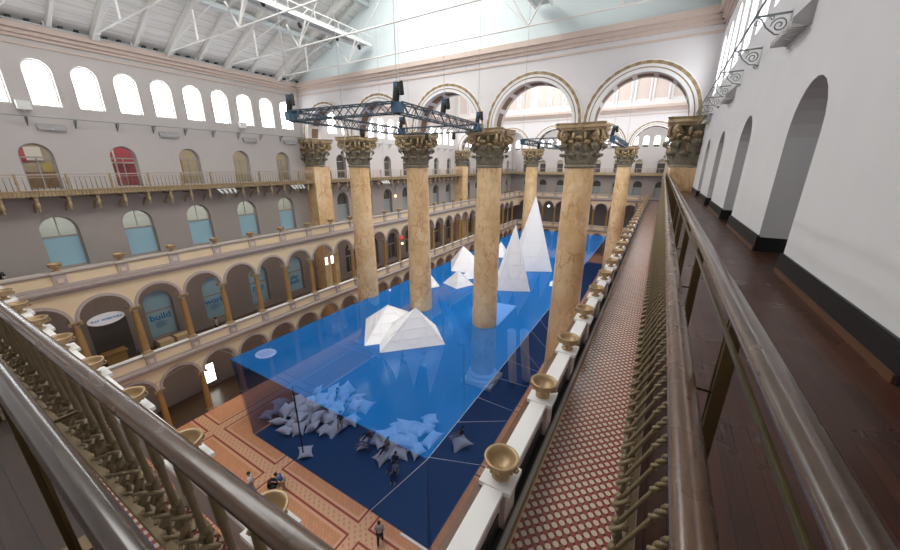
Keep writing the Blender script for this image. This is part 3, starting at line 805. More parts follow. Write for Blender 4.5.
def make_column(square=False):
    t = empty('marble_pilaster' if square else 'marble_column')
    if square:
        MB().box(-.54, 1.05, -1.1, 1.1, 1.2, 20.62).build('shaft', 'marble', t)
        MB().box(-.54, 1.25, -1.3, 1.3, 0, .9).box(-.54, 1.15, -1.2, 1.2, .9, 1.2).build('base', 'marble', t)
    else:
        MB().lathe([(1.19 - .19*(i/12)**1.6, 1.2 + 19.4*i/12) for i in range(13)], 36).build('shaft', 'marble', t)
        MB().box(-1.55, 1.55, -1.55, 1.55, 0, .35).lathe([(1.55, .35), (1.62, .48), (1.55, .62), (1.34, .68), (1.3, .8), (1.42, .9), (1.42, 1.0), (1.25, 1.08), (1.2, 1.2)], 36).build('base', 'white_stone', t)
    MB().lathe([(1.0, 20.55), (1.12, 20.6), (1.12, 20.72), (1.02, 20.78)], 32).build('astragal', 'acanthus', t)
    low = MB().lathe([(.95, 20.75), (.95, 21.6), (1.0, 22.4), (1.25, 23.1)], 32, 0)
    for k in range(8): leaf(low, 2*PI*k/8 + PI/8, 1.0, 20.78, .80, .46, .60)
    for k in range(8): leaf(low, 2*PI*k/8, 1.02, 20.9, 1.36, .62, .60)
    low.build('acanthus_leaves', 'acanthus', t)
    vol = MB()
    for k in range(4):
        a = PI/4 + PI/2*k
        for off in (-.09, .09): volute(vol, a + off, 1.62, 22.72, .34, .2)
        for off in (.5, -.5): volute(vol, a + off, 1.22, 22.66, .24, .2)
        leaf(vol, a, 1.08, 21.75, .85, .62, .62); leaf(vol, a + PI/4, 1.08, 21.75, .95, .42, .6)
        for o_ in (-PI/8, PI/8): leaf(vol, a + o_, 1.05, 21.6, .85, .40, .42); leaf(vol, a + PI/4 + o_, 1.05, 21.6, .85, .36, .4)
    vol.build('volutes', 'gilt', t)
    ab = MB(); ring_pts = []
    for k in range(4):
        a0 = PI/4 + PI/2*k
        for (f, r) in ((-.09, 2.12), (.09, 2.12), (.35, 1.55), (.6, 1.38), (PI/4, 1.34), (PI/2 - .6, 1.38), (PI/2 - .35, 1.55)): ring_pts.append((a0 + f, r))
    n = len(ring_pts); vs = []
    for (z, s) in ((23.02, .90), (23.12, .93), (23.2, 1.0), (23.33, 1.0), (23.36, .97), (23.5, 1.04)):
        vs += [(r*s*math.cos(a), r*s*math.sin(a), z) for a, r in ring_pts]
    ab.add(vs, [(i*n + j, i*n + (j + 1) % n, (i + 1)*n + (j + 1) % n, (i + 1)*n + j) for i in range(5) for j in range(n)] + [tuple(range(5*n, 6*n)), tuple(reversed(range(n)))])
    ab.build('abacus', 'gilt', t)
    for k in range(4):
        a = PI/2*k; r = MB()
        for j in range(6):
            b = 2*PI*j/6; r.ball((1.46*math.cos(a) - .14*math.cos(b)*math.sin(a), 1.46*math.sin(a) + .14*math.cos(b)*math.cos(a), 23.22 + .14*math.sin(b)), .1, 0, 6)
        r.ball((1.52*math.cos(a), 1.52*math.sin(a), 23.22), .11, 0, 6)
        r.build('rosette', 'gilt', t)
    return t
cproto = None
for row, Y, txt in ((0, R1, 'nearer row'), (1, R2, 'farther row')):
    for i, x in enumerate(COLX):
        t = make_column() if cproto is None else copy_tree(cproto)
        cproto = cproto or t
        t.location = (x, Y, 0); t.rotation_euler = (0, 0, 0)
        tag(t, f'giant veined ochre marble column with gilded leafy capital, {ORD[3 - i]} from the right in the {txt}', 'column', f'giant columns, {txt}')
pp = None
for (x, Y, w) in ((XL + .55, R1, 'left wall, level with the nearer column row'), (XR - .3, R1, 'right wall, level with the nearer column row'), (XL + .55, R2, 'left wall, level with the farther column row'), (XR - .3, R2, 'right wall, level with the farther column row')):
    t = make_column(True) if pp is None else copy_tree(pp)
    pp = pp or t; t.location = (x, Y, 0); t.rotation_euler = (0, 0, PI if x > 0 else 0)
    tag(t, f'square ochre marble pilaster against the {w}', 'pilaster', 'wall pilasters')

# ------------------------------------------------------------------ arched screens above the column rows
AX = [(XL + .3 + COLX[0])/2] + [(a + b)/2 for a, b in zip(COLX, COLX[1:])] + [(COLX[3] + XR - .2)/2]
def screen(Y, name, top):
    mb = MB(); fn = lambda u, v, d: (u, Y - .85 + d, v)
    hws = [2.85, 2.95, 2.95, 2.95, 2.72]
    ops = [(c, h, 23.5, 23.5) for c, h in zip(AX, hws)]
    arch_wall(mb, fn, XL, XR, 23.5, 28.9, ops, 1.7, 0, 0, 28)
    fb = lambda u, v, d: (u, Y + .85 - d, v)
    arch_wall(mb, fb, XL, XR, 23.5, 28.9, ops, 0, 0, 0, 28)
    for c, h in zip(AX, hws):
        ring(mb, fn, c, 23.5, h, h + .2, 0, -.12, 1, 28); ring(mb, fn, c, 23.5, h + .2, h + .27, 0, -.08, 2, 28)
        ring(mb, fn, c, 23.5, h + .27, h + .42, 0, -.12, 1, 28)
        ring(mb, fn, c, 23.5, h + .60, h + .68, 0, -.10, 1, 28)
        for k in range(34):                          # beaded gilt band
            a = PI*(k + .5)/34; ring(mb, fn, c, 23.5, h + .42, h + .60, 0, -.14 if k % 2 else -.09, 2 if k % 2 else 4, 1, PI*k/34, PI*(k + 1)/34)
        for k in range(7):                           # coffers in the soffit
            a0, a1 = PI*(k + .12)/7, PI*(k + .88)/7
            P = [[(c - (h - .012)*math.cos(a0 + (a1 - a0)*i/4), Y + y, 23.5 + (h - .012)*math.sin(a0 + (a1 - a0)*i/4)) for i in range(5)] for y in (-.42, .42)]
            for i in range(4): mb.add([P[0][i], P[0][i + 1], P[1][i + 1], P[1][i]], [(0, 1, 2, 3)], 3)
    struct(mb.build(name, ['screen', 'attic', 'bead', 'coffer', 'gilt']))
    mb = MB()
    for (a, b, d) in ((27.75, 27.86, .07), (28.15, 28.35, .12), (28.35, 28.6, .26), (28.6, 28.95, .45)): fbar(mb, fn, XL, XR, a, b, -d, .05)
    struct(mb.build('trim_5' if Y < 40 else 'trim_6', 'cornice'))
screen(R1, 'wall_arches_near', 0); screen(R2, 'wall_arches_far', 0)
RZ0, SLP = 29.1, .475; RIDGE = RZ0 + SLP*(XC - XL)
mb = MB(); Y = R1 - .8
mb.add([(XL - .3, Y, 28.9), (XR + .3, Y, 28.9), (XR + .3, Y, RZ0), (XC, Y, RIDGE + .3), (XL - .3, Y, RZ0)], [(0, 1, 2, 3, 4)])
mb.add([(XL - .3, Y + 1.6, 28.9), (XR + .3, Y + 1.6, 28.9), (XR + .3, Y + 1.6, 44), (XL - .3, Y + 1.6, 44)], [(0, 1, 2, 3)])
struct(mb.build('wall_gable', 'gable'))
mb = MB(); Y = R2 - .85                              # attic wall of the taller middle court
mb.box(XL, XR, Y, Y + .3, 28.9, 44, 0); mb.box(XL, XR, Y - .12, Y, 28.95, 29.6, 0)
for c in AX:
    for dx in (-2.3, 0, 2.3):
        mb.box(c + dx - .85, c + dx + .85, Y - .03, Y, 29.9, 35, 1); 
        for s in (-1, 1): mb.box(c + dx + s*.95 - .12, c + dx + s*.95 + .12, Y - .2, Y, 29.6, 35.5, 0)
struct(mb.build('wall_attic', ['attic', 'attic_pink']))

# ------------------------------------------------------------------ roof over the near court
def roofz(x): return RZ0 + SLP*(x - XL if x < XC else XR - x)
mb = MB(); mb.add([(XL - .5, YN - 3, roofz(XL) - .2), (XC, YN - 3, RIDGE), (XC, R1 - .8, RIDGE), (XL - .5, R1 - .8, roofz(XL) - .2)], [(0, 1, 2, 3)])
mb.add([(XR + .5, YN - 3, roofz(XR) - .2), (XC, YN - 3, RIDGE), (XC, R1 - .8, RIDGE), (XR + .5, R1 - .8, roofz(XR) - .2)], [(0, 1, 2, 3)])
struct(mb.build('ceiling', 'roofboards'))
mb = MB().add([(XL, R1, 44), (XR, R1, 44), (XR, R2, 44), (XL, R2, 44)], [(0, 1, 2, 3)]); struct(mb.build('ceiling_middle', 'attic'))
mb = MB().add([(XL, R2, 33), (XR, R2, 33), (XR, YF, 33), (XL, YF, 33)], [(0, 1, 2, 3)]); struct(mb.build('ceiling_far', 'attic'))
mb = MB()
for k in range(40): mb.box(XL + .05, XL + .35, YN + k*.72, YN + k*.72 + .2, 29.0, 29.22, 0)
mb.box(XL - .2, XL + .5, YN, R1 - .8, 28.95, 29.03, 1)
struct(mb.build('trim_7', ['dark', 'steelg']))
main = [6.6 - 4.3*1, 6.55, 10.8, 15.05, 19.4, 24.2]; sub = [4.4, 8.7, 13.0, 17.2, 21.6, 25.5]
def rafter(y, w, h, m, side):
    mb = MB(); s = 1 if side == 'l' else -1
    xa = XL if side == 'l' else XR
    mb.bar((xa + s*.1, y, roofz(xa) - h/2 + .02), (XC, y, RIDGE - h/2), w, h)
    if h < .4: mb.box(xa + s*.2 - .2, xa + s*.2 + .2, y - .22, y + .22, 28.95, 29.3)
    return struct(mb.build('beam_roof', m))
for y in main: rafter(y, .34, .5, 'roofbeam', 'l'); rafter(y, .34, .5, 'roofbeam', 'r')
for y in sub: rafter(y, .22, .3, 'roofbeam', 'l'); rafter(y, .22, .3, 'roofbeam', 'r')
for x, w in ((-29.2, .5), (-24.2, .35), (-9, .35), (-4, .5)):
    struct(MB().box(x - w/2, x + w/2, YN, R1 - .8, roofz(x) - .42, roofz(x) - .12).build('beam_purlin', 'steelg'))
XT1, XT2 = -24.6, -8.75
t0 = None
for i, y in enumerate(main):
    if t0 is None:
        t0 = empty('roof_truss')
        z = 29.08
        MB().tube([(XL + .3, 0, 29.15), (XT1, 0, z), (XT2, 0, z), (XR - .3, 0, 29.15)], .055, 6).build('tie_rod', 'steelw', t0)
        for (x0, x1) in ((XT1, XT1 - 1.1), (XT1, XT1 + 1.1), (XT2, XT2 - 1.1), (XT2, XT2 + 1.1), (-29.8, -29.8), (-3.4, -4.0), (-3.4, -2.9)):
            zz = z if abs(x0 - XT1) < .1 or abs(x0 - XT2) < .1 else 29.2
            MB().tube([(x0, 0, zz), (x1, 0, roofz(x1) - .4 if abs(x1 - x0) < .05 or x0 > -5 else zz + 1.6)], .07, 6).build('strut', 'steelw', t0)
        MB().tube([(XT1, 0, z), (XC, 0, RIDGE - 1)], .035, 6).tube([(XT2, 0, z), (XC, 0, RIDGE - 1)], .035, 6).tube([(XL + .4, 0, 29.3), (XT1 + .8, 0, 31.6)], .03, 6).build('brace_rod', 'steelw', t0)
        t = t0
    else: t = copy_tree(t0)
    t.location = (0, y, 0)
    tag(t, f'white steel roof truss with slim tie rods, {ORD[len(main) - 1 - i]} from the arched cross wall', 'roof truss', 'roof trusses')
def catwalk(x, label):
    t = empty('catwalk', (x, YN, 30.9)); L = R1 - 1.2 - YN
    MB().box(-.55, .55, 0, L, -.05, .03).build('deck', 'steelg', t)
    m = MB()
    for s in (-.55, .55):
        m.bar((s, 0, -.12), (s, L, -.12), .08, .2); m.bar((s, 0, .55), (s, L, .55), .05)
        for k in range(int(L/1.1)): m.bar((s, k*1.1, 0), (s, k*1.1 + (.55 if k % 2 else 0), .55), .035)
    m.build('guard_frame', 'steelw', t)
    return tag(t, label, 'catwalk')
catwalk(XT1 + .35, 'white steel maintenance catwalk under the left roof slope')
catwalk(XT2 + .3, 'white steel catwalk under the roof near the middle top edge')
# lamps under the catwalk
lp0 = None
for i, (x, y, z) in enumerate(((-24.0, 16.6, 31.0), (-23.9, 19.2, 30.5), (-23.9, 22.6, 30.6), (-23.7, 24.8, 30.5))):
    if lp0 is None:
        lp0 = empty('roof_spotlight'); MB().lathe([(.12, 0), (.2, .1), (.24, .45), (.1, .6)], 12).build('housing', 'dark', lp0); MB().tube([(0, 0, .6), (0, 0, 1.0)], .03, 6).build('stem', 'steelw', lp0); t = lp0
    else: t = copy_tree(lp0)
    t.location = (x, y, z - .4); t.rotation_euler = (.5, .2, 0); t.scale = (.6, .6, .65)
    tag(t, f'dark spotlight hung under the left catwalk, {ORD[3 - i]} from the arched cross wall', 'lamp', 'roof spotlights')

# ------------------------------------------------------------------ scroll brackets and conduit on the side walls
def scroll(side):
    s = -1 if side == 'R' else 1
    m = MB(); A = .58
    m.bar((0, 0, 0), (s*A, 0, 0), .035, .035)
    m.tube([(s*.0, 0, -.42), (s*.06, 0, -.38), (s*.2, 0, -.36), (s*.36, 0, -.22), (s*.46, 0, -.06), (s*.52, 0, -.02)], .014, 6)
    def sp(cx, cz, R, turns, n=22, dirn=1): return [(s*(cx + R*(1 - .85*i/n)*math.cos(dirn*turns*2*PI*i/n)), 0, cz + R*(1 - .85*i/n)*math.sin(dirn*turns*2*PI*i/n)) for i in range(n + 1)]
    m.tube(sp(.16, -.2, .14, 1.7), .013, 6); m.tube(sp(.52, -.1, .06, 1.3, 14, -1), .011, 6); m.tube(sp(.3, -.06, .05, 1.2, 12), .010, 6); m.tube(sp(.06, -.44, .05, 1.2, 12), .011, 6)
    m.box(-.02 if s > 0 else -.0, .0 if s > 0 else .02, -.03, .03, -.5, .06)
    return m
for side, X, y0, sp_, n, nm in (('R', XR, 10.4, 2.55, 20, 'right'), ('L', XL, 6.5, 2.17, 26, 'left')):
    p = scroll(side).build('scroll_bracket', 'green_iron')
    for i in range(n):
        o = p if i == 0 else p.copy()
        if i: C.objects.link(o)
        o.location = (X, y0 + sp_*i, 23.62)
        tag(o, f'grey wrought scroll bracket high on the {nm} wall, {ordw(i)} from the near end', 'bracket', f'scroll brackets on the {nm} wall')
    s = -1 if side == 'R' else 1
    r = MB().tube([(X + s*.56, YN, 23.66), (X + s*.56, y0 + sp_*n, 23.66)], .022, 6).build('conduit_rod', 'green_iron')
    tag(r, f'thin grey rod carried by the scroll brackets on the {nm} wall', 'rod')
# wall wash fixtures
def washer(side):
    s = -1 if side == 'R' else 1; t = empty('wall_lamp')
    L = .66
    vs = []
    for y in (-L, L): vs += [(0, y, .30), (s*.05, y, .30), (s*.26, y, .05), (s*.26, y, -.03), (0, y, -.09)]
    m = MB().add(vs, [(0, 1, 2, 3, 4), (9, 8, 7, 6, 5)] + [(i, (i + 1) % 5, (i + 1) % 5 + 5, i + 5) for i in range(5) if i != 3])
    m.build('housing', 'fix', t)
    g = MB()
    for k in range(11): g.box(min(s*.0, s*.29), max(s*.0, s*.25), -L + .02 + k*.125, -L + .045 + k*.125, -.08, .01)
    g.bar((s*.26, -L, -.05), (s*.26, L, -.05), .02); g.bar((s*.02, -L, -.11), (s*.02, L, -.11), .02); g.bar((s*.26, 0, -.05), (s*.26, 0, .05), .02)
    g.build('louver', 'steelw', t)
    return t
for side, X, ys, nm in (('R', XR, (9.35, 16.9, 24.2), 'right'), ('L', XL, (7.5, 14.0, 20.6, 24.9), 'left')):
    p = washer(side)
    for i, y in enumerate(ys):
        t = p if i == 0 else copy_tree(p); t.location = (X, y, 23.0)
        tag(t, f'grey louvred wall lamp below the rod on the {nm} wall, {ORD[i]} from the near end', 'lamp', f'louvred lamps on the {nm} wall')
fl0 = None
for i, (y, z) in enumerate(((6.55, 24.2), (20.0, 24.25))):
    if fl0 is None:
        fl0 = empty('flood_lamp'); MB().box(.12, .5, -.3, .3, -.15, .35).build('housing', 'steelw', fl0); MB().box(0, .14, -.06, .06, -.25, .1).build('arm', 'steelw', fl0); t = fl0
    else: t = copy_tree(fl0)
    t.location = (XL, y, z)
    tag(t, ('white flood lamp beside the nearest high left windows', 'white flood lamp farther along the high left windows')[i], 'lamp')
# white spotlight clusters under balconies
sc0 = None
for i, (x, y, z, lab) in enumerate(((-33.3, 16.8, 18.75, 'cluster of white spotlights under the left balcony, above the fourth urn'), (-33.3, 24.0, 18.75, 'cluster of white spotlights under the left balcony, beside the left pilaster'),
        (-33.3, 38, 18.7, 'cluster of white spotlights under the left balcony, between the giant columns'), (.1, 40.5, 19.6, 'cluster of white spotlights clamped to the right balcony railing'))):
    if sc0 is None:
        sc0 = empty('spotlight_cluster'); MB().bar((0, -.8, 0), (0, .8, 0), .06).build('bar', 'steelw', sc0)
        for k in range(4): MB().tube([(0, -.7 + k*.45, 0), (.12, -.62 + k*.42, -.14), (.36, -.5 + k*.36, -.34)], [.04, .09, .11], 8).build('lamp_head', 'steelw', sc0)
        t = sc0
    else: t = copy_tree(sc0)
    t.location = (x, y, z); tag(t, lab, 'spotlights')

# ------------------------------------------------------------------ suspended lighting rigs
def truss_seg(mb, a, b, w=.5):
    a = Vector(a); b = Vector(b); d = b - a; L = d.length; d.normalize(); r = d.cross(Vector((0, 0, 1))).normalized()*(w/2); u = Vector((0, 0, w/2))
    for s in (-1, 1):
        for k in (-1, 1): mb.bar(a + r*s + u*k, b + r*s + u*k, .06)
    n = int(L/.5)
    for i in range(n):
        p = a + d*(L*i/n); q = a + d*(L*(i + 1)/n)
        e = 1 if i % 2 else -1
        for s in (-1, 1): mb.bar(p + r*s - u*e, q + r*s + u*e, .035); mb.bar(p + u*s - r*e, q + u*s + r*e, .035)
def rig(pts, label, z):
    t = empty('lighting_rig', (0, 0, z))
    for a, b in zip(pts, pts[1:] + pts[:1]):
        m = MB(); truss_seg(m, (*a, 0), (*b, 0)); m.build('truss_span', 'truss', t)
    for p in pts:
        MB().box(p[0] - .23, p[0] + .23, p[1] - .23, p[1] + .23, -.23, .23).build('corner_block', 'rigblue', t)
    k = MB()
    for p in pts: k.tube([(p[0], p[1], .3), (p[0] + .01, p[1], 9)], .018, 5)
    k.build('suspension_cable', 'wire', t)
    return tag(t, label, 'lighting rig')
RIG1 = [(-19.0, 13.9), (-11.75, 14.65), (-12.6, 25.3), (-19.4, 24.6)]
rig(RIG1, 'dark square lighting rig hanging in front of the near column row', 23.45)
RIG2 = [(-13.5, 38), (-4.6, 38), (-4.6, 52), (-13.5, 52)]
rig(RIG2, 'dark square lighting rig hanging beyond the near column row', 23.2)
def hoist(p, z, label, lean=0):
    t = empty('chain_hoist', (*p, z))
    MB().tube([(-.1, 0, .28), (0, 0, .9), (.22, 0, 1.05), (.3, 0, .55)], [.17, .17, .16, .12], 8).build('chain_bag', 'cloth_black', t)
    MB().box(-.12, .12, -.12, .12, .82, 1.12).build('motor', 'rigblue', t)
    MB().tube([(0, 0, 1.1), (0, 0, 9)], .018, 5).build('chain', 'wire', t)
    return tag(t, label, 'hoist', 'chain hoists')
hoist(RIG1[0], 23.45, 'blue-topped chain hoist at the left corner of the near rig'); hoist(RIG1[1], 23.45, 'tall blue-topped chain hoist over the middle top of the near rig')
hoist(RIG1[2], 23.45, 'blue-topped chain hoist at the right corner of the near rig'); hoist((-12.1, 19.6), 23.45, 'blue-topped chain hoist partway along the right span of the near rig')
hoist(RIG1[3], 23.45, 'dark chain hoist on the back corner of the near rig')
hoist((-9, 38), 23.2, 'dark chain hoist on the front span of the far rig'); hoist(RIG2[1], 23.2, 'blue chain hoist at the right corner of the far rig')
g0 = None
for i, (p, q) in enumerate([(RIG1[0], RIG1[3]), (RIG1[3], RIG1[2]), (RIG1[3], RIG1[2]), (RIG2[0], RIG2[1]), (RIG2[0], RIG2[1]), (RIG2[0], RIG2[1])]):
    f = (.55, .35, .7, .2, .5, .8)[i]
    if g0 is None:
        g0 = empty('stage_lamp'); MB().lathe([(.1, -.75), (.16, -.7), (.14, -.35), (.06, -.3)], 10).build('head', 'dark', g0); MB().box(-.04, .04, -.2, .2, -.4, -.2).build('yoke', 'dark', g0); t = g0
    else: t = copy_tree(g0)
    t.location = (p[0] + (q[0] - p[0])*f, p[1] + (q[1] - p[1])*f, 23.45 if i < 3 else 23.2)
    tag(t, ('black stage lamp under the left span of the near rig', 'black stage lamp under the back span of the near rig, nearer its left corner', 'black stage lamp under the back span of the near rig, nearer its right corner',
            'black stage lamp under the far rig, at its left', 'black stage lamp under the middle of the far rig', 'black stage lamp under the far rig, at its right')[i], 'stage lamp', 'stage lamps')
wr0 = None
for i, (x, y, z0, z1) in enumerate(((-22.4, 25.5, 18, 36), (-19.5, 25.8, 24, 36), (-14, 25.8, 27.5, 36), (-9.1, 25.5, 25, 36), (-19.2, 18, 21, 36), (-33, 24.8, 24, 32))):
    o = MB().tube([(x, y, z0), (x, y, z1)], .014, 5).build('hanging_wire', 'wire')
    tag(o, ('long thin wire hanging above the leftmost giant column', 'thin wire hanging before the second arch from the left wall', 'thin wire hanging before the third arch from the left wall', 'short wire hanging before the fourth arch from the left wall', 'thin wire passing through the near lighting rig', 'thin wire in the corner of left wall and arched cross wall')[i], 'wire')

# ------------------------------------------------------------------ the blue "sea": mesh volume, icebergs, pillows
ZW = 6.25; SX0, SX1, SY0, SY1 = -26.9, -8.15, 11.4, 80.0; SB = -25.2
sea = empty('water_tent', (SX0, SY0, 0))
def loc(p): return (p[0] - SX0, p[1] - SY0, p[2])
def grid(mb, a, b, c, d, n, m, sag=None):
    a, b, c, d = map(Vector, (a, b, c, d)); vs = []
    for j in range(m + 1):
        for i in range(n + 1):
            u, v = i/n, j/m; p = (a*(1 - u) + b*u)*(1 - v) + (d*(1 - u) + c*u)*v
            if sag: p = p + Vector(sag)*(4*v*(1 - v))
            vs.append(loc(p))
    mb.add(vs, [(j*(n + 1) + i, j*(n + 1) + i + 1, (j + 1)*(n + 1) + i + 1, (j + 1)*(n + 1) + i) for j in range(m) for i in range(n)], 0, True)
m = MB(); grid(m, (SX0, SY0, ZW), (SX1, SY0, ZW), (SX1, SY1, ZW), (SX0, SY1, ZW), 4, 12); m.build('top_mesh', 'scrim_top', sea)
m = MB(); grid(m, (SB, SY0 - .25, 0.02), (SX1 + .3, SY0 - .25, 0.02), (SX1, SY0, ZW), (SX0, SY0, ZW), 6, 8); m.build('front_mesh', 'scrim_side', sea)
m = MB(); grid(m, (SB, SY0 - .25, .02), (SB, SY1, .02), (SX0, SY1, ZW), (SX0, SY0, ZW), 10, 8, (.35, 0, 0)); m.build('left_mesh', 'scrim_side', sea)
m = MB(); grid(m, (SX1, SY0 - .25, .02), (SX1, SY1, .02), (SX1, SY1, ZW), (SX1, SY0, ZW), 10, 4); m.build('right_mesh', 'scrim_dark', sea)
m = MB()
for y, dy in ((11.55, 6.2), (14.55, 8.4), (17.2, 7.2), (19.85, 8.6), (22.5, 9), (25.2, 7), (28.2, 8), (31, 8), (34, 8), (37, 8), (40, 8)): m.tube([loc((SX1 + .03, y, ZW)), loc((SX1 + .03, y + dy, .1))], .011, 5)
m.tube([loc((SX1, SY0 - .02, ZW)), loc((-12.5, SY0 - .27, .05))], .018, 5)
m.tube([loc((SX1, SY0, ZW + .01)), loc((SX1, SY1, ZW + .01))], .013, 5)
m.build('seam_cord', 'cord', sea)
MB().box(*[q for q in (-9.95 - SX0, -7.9 - SX0, -.45, -.32)], .02, .14).build('white_sill', 'whitebar', sea)
o = MB()
cx_, cy_ = -25.3 - SX0, 13.35 - SY0
o.add([(cx_ + .85*math.cos(2*PI*k/24), cy_ + .75*math.sin(2*PI*k/24), ZW + .01) for k in range(24)], [tuple(range(24))]); o.build('oval_sign', 'ovalm', sea)
for w, dy in (('PLAY', .2), ('WORK', -.12), ('BUILD', -.44)):
    cu = bpy.data.curves.new('lettering', 'FONT'); cu.body = w; cu.size = .34; cu.align_x = 'CENTER'; q = tmesh(cu, 'filmtxt'); q.parent = bpy.data.objects['oval_sign']; q.location = (cx_, cy_ + dy, ZW + .016)
po0 = None
for i, (x, y) in enumerate([(-19.6, 11.7), (-22.6, 24), (-11.7, 22), (-17, 33)]):
    p = MB().tube([(0, 0, 0), (0, 0, ZW - .02)], .05, 6).build('support_pole', 'dark', sea) if po0 is None else po0.copy()
    if po0: C.objects.link(p)
    po0 = po0 or p; p.location = loc((x, y, .02))
tag(sea, 'large box of translucent blue mesh filling the hall floor', 'installation')
tag(MB().box(-25.0, SX1 + .1, SY0 - .2, SY1, .002, .02).build('blue_carpet', 'bluefloor'), 'dark blue floor covering inside the blue mesh box', 'carpet')

def iceberg(base, apex, label, sub=0, rows=3):
    c = Vector((sum(p[0] for p in base)/len(base), sum(p[1] for p in base)/len(base), ZW + .02))
    t = empty('iceberg', c)
    B = [Vector((p[0], p[1], ZW + .02)) - c for p in base]; A = [Vector(a) - c for a in apex]
    m = MB()
    k = len(B); tip = A[0]
    vs = B + [tip]; m.add(vs, [(i, (i + 1) % k, k) for i in range(k)] + [tuple(reversed(range(k)))]); m.build('peak', 'iceberg', t)
    g = MB()
    for i in range(k):
        a, b = B[i], B[(i + 1) % k]
        nrm = (b - a).cross(tip - a).normalized()*.012
        for r in range(1, rows + 1):
            f = r/(rows + 1); p, q = a.lerp(tip, f) + nrm, b.lerp(tip, f) + nrm; g.bar(p, q, .05, .012)
            a1 = a.lerp(b, f); g.bar(a1 + nrm, a.lerp(tip, 1 - f) .lerp(b.lerp(tip, 1 - f), 0) .lerp(a1, .0) + nrm, .03, .01); g.bar(a1 + nrm, b.lerp(tip, f) + nrm, .03, .01)
        g.bar(a + nrm, tip + nrm, .05, .02)
    g.build('seam_lines', 'icegrid', t)
    if sub:
        s = MB(); n = len(B)
        for i in range(n):
            a, b = B[i], B[(i + 1) % n]; L = (b - a).length; q = max(1, int(L/1.6))
            for j in range(q):
                u, v = a.lerp(b, j/q), a.lerp(b, (j + 1)/q); w = (u + v)/2*.75 + Vector((0, 0, -sub*(.55 + .45*((j*7 + i*3) % 3)/2)))
                s.add([u - Vector((0, 0, .05)), v - Vector((0, 0, .05)), w], [(0, 1, 2)])
        s.build('submerged_cone', 'sub_ice', t)
    return tag(t, label, 'iceberg')
Z = ZW
bergA = iceberg([(-19.3, 18.3), (-15.8, 22.0), (-19.5, 25.8), (-23.0, 22.3)], [(-19.75, 22.0, Z + 2.33)], 'white two-peaked iceberg nearest to the viewer on the blue surface', 3.6)
bergB = iceberg([(-17.4, 18.1), (-13.6, 22.0), (-16.2, 24.6), (-20.0, 20.9)], [(-16.2, 21.5, Z + 3.0)], 'front white pyramid iceberg, nearest to the viewer on the blue surface', 5.2)
for ch in list(bergB.children): ch.parent = bergA; ch.location = bergB.location - bergA.location
bpy.data.objects.remove(bergB)
iceberg([(-15.1, 36.4), (-11.5, 38.1), (-13.2, 41.3), (-16.8, 39.6)], [(-14.1, 39.0, Z + 7.74)], 'tall narrow white iceberg right of the middle giant column', 4.5, 4)
iceberg([(-16.0, 45.2), (-11.4, 47.6), (-13.6, 51.6), (-18.2, 49.2)], [(-14.8, 48.5, Z + 10.4)], 'tallest white iceberg, rising behind the tall narrow one', 4.5, 4)
iceberg([(-24.0, 40.6), (-19.8, 41.2), (-22.4, 47.0), (-27.0, 45.6)], [(-23.45, 43.2, Z + 3.26)], 'white pyramid iceberg near the left arcade between two giant columns', 3, 2)
iceberg([(-22.25, 35.5), (-19.56, 34.4), (-18.5, 36.9), (-21.0, 38.0)], [(-20.2, 35.9, Z + 1.95)], 'low white iceberg in front of the one near the left arcade', 2, 2)
iceberg([(-21.6, 39.0), (-20.2, 38.4), (-19.0, 40.2), (-20.6, 40.9)], [(-20.2, 39.6, Z + 1.2)], 'smallest white iceberg wedged between two bigger ones', 0, 1)
iceberg([(-26.2, 33.5), (-23.0, 31.6), (-21.9, 34.2), (-25.0, 36.2)], [(-24.2, 33.9, Z + 2.6)], 'white iceberg half hidden by the second giant column from the left', 2, 2)
iceberg([(-22.2, 50.9), (-20.0, 51.6), (-20.6, 54.4), (-23.0, 53.6)], [(-21.4, 52.6, Z + 2.4)], 'small distant white iceberg left of the tall narrow one', 0, 1)
iceberg([(-10.1, 41.3), (-8.7, 42.0), (-9.0, 43.6), (-10.4, 43.0)], [(-9.4, 42.6, Z + .9)], 'small white iceberg tucked against the right giant column', 0, 1)

def bridge():
    t = empty('footbridge', (-17.3, 29.4, 4.6)); a, b = Vector((-3.6, 3.9, 0)), Vector((3.6, -3.9, 0)); d = (b - a).normalized(); r = d.cross(Vector((0, 0, 1)))*.55
    MB().bar(a, b, 1.1, .16).build('deck', 'bluefloor', t)
    m = MB()
    for s in (-1, 1):
        m.bar(a + r*s + Vector((0, 0, 1)), b + r*s + Vector((0, 0, 1)), .06)
        for k in range(8): p = a.lerp(b, k/7) + r*s; m.bar(p, p + Vector((0, 0, 1)), .05)
    m.build('guard_frame', 'dark', t)
    MB().bar(a, a - Vector((0, 0, 4.55)), .12).bar(b, b - Vector((0, 0, 4.55)), .12).build('leg', 'dark', t)
    return tag(t, 'dark sloping footbridge showing under the blue surface between the columns', 'bridge')
bridge()
for i, (a, b, lab) in enumerate((((-9.75, 27.5, Z - .1), (-9.75, 28.7, .12), 'left one of two pale slide tubes under the blue surface'), ((-8.72, 28.0, Z - .1), (-8.62, 29.6, .12), 'right one of two pale slide tubes under the blue surface'))):
    o = MB().tube([a, ((a[0] + b[0])/2, (a[1]*.6 + b[1]*.4), 3.4), b], .40, 14, 0, False).build('slide_tube', 'tube'); tag(o, lab, 'slide', 'slide tubes')

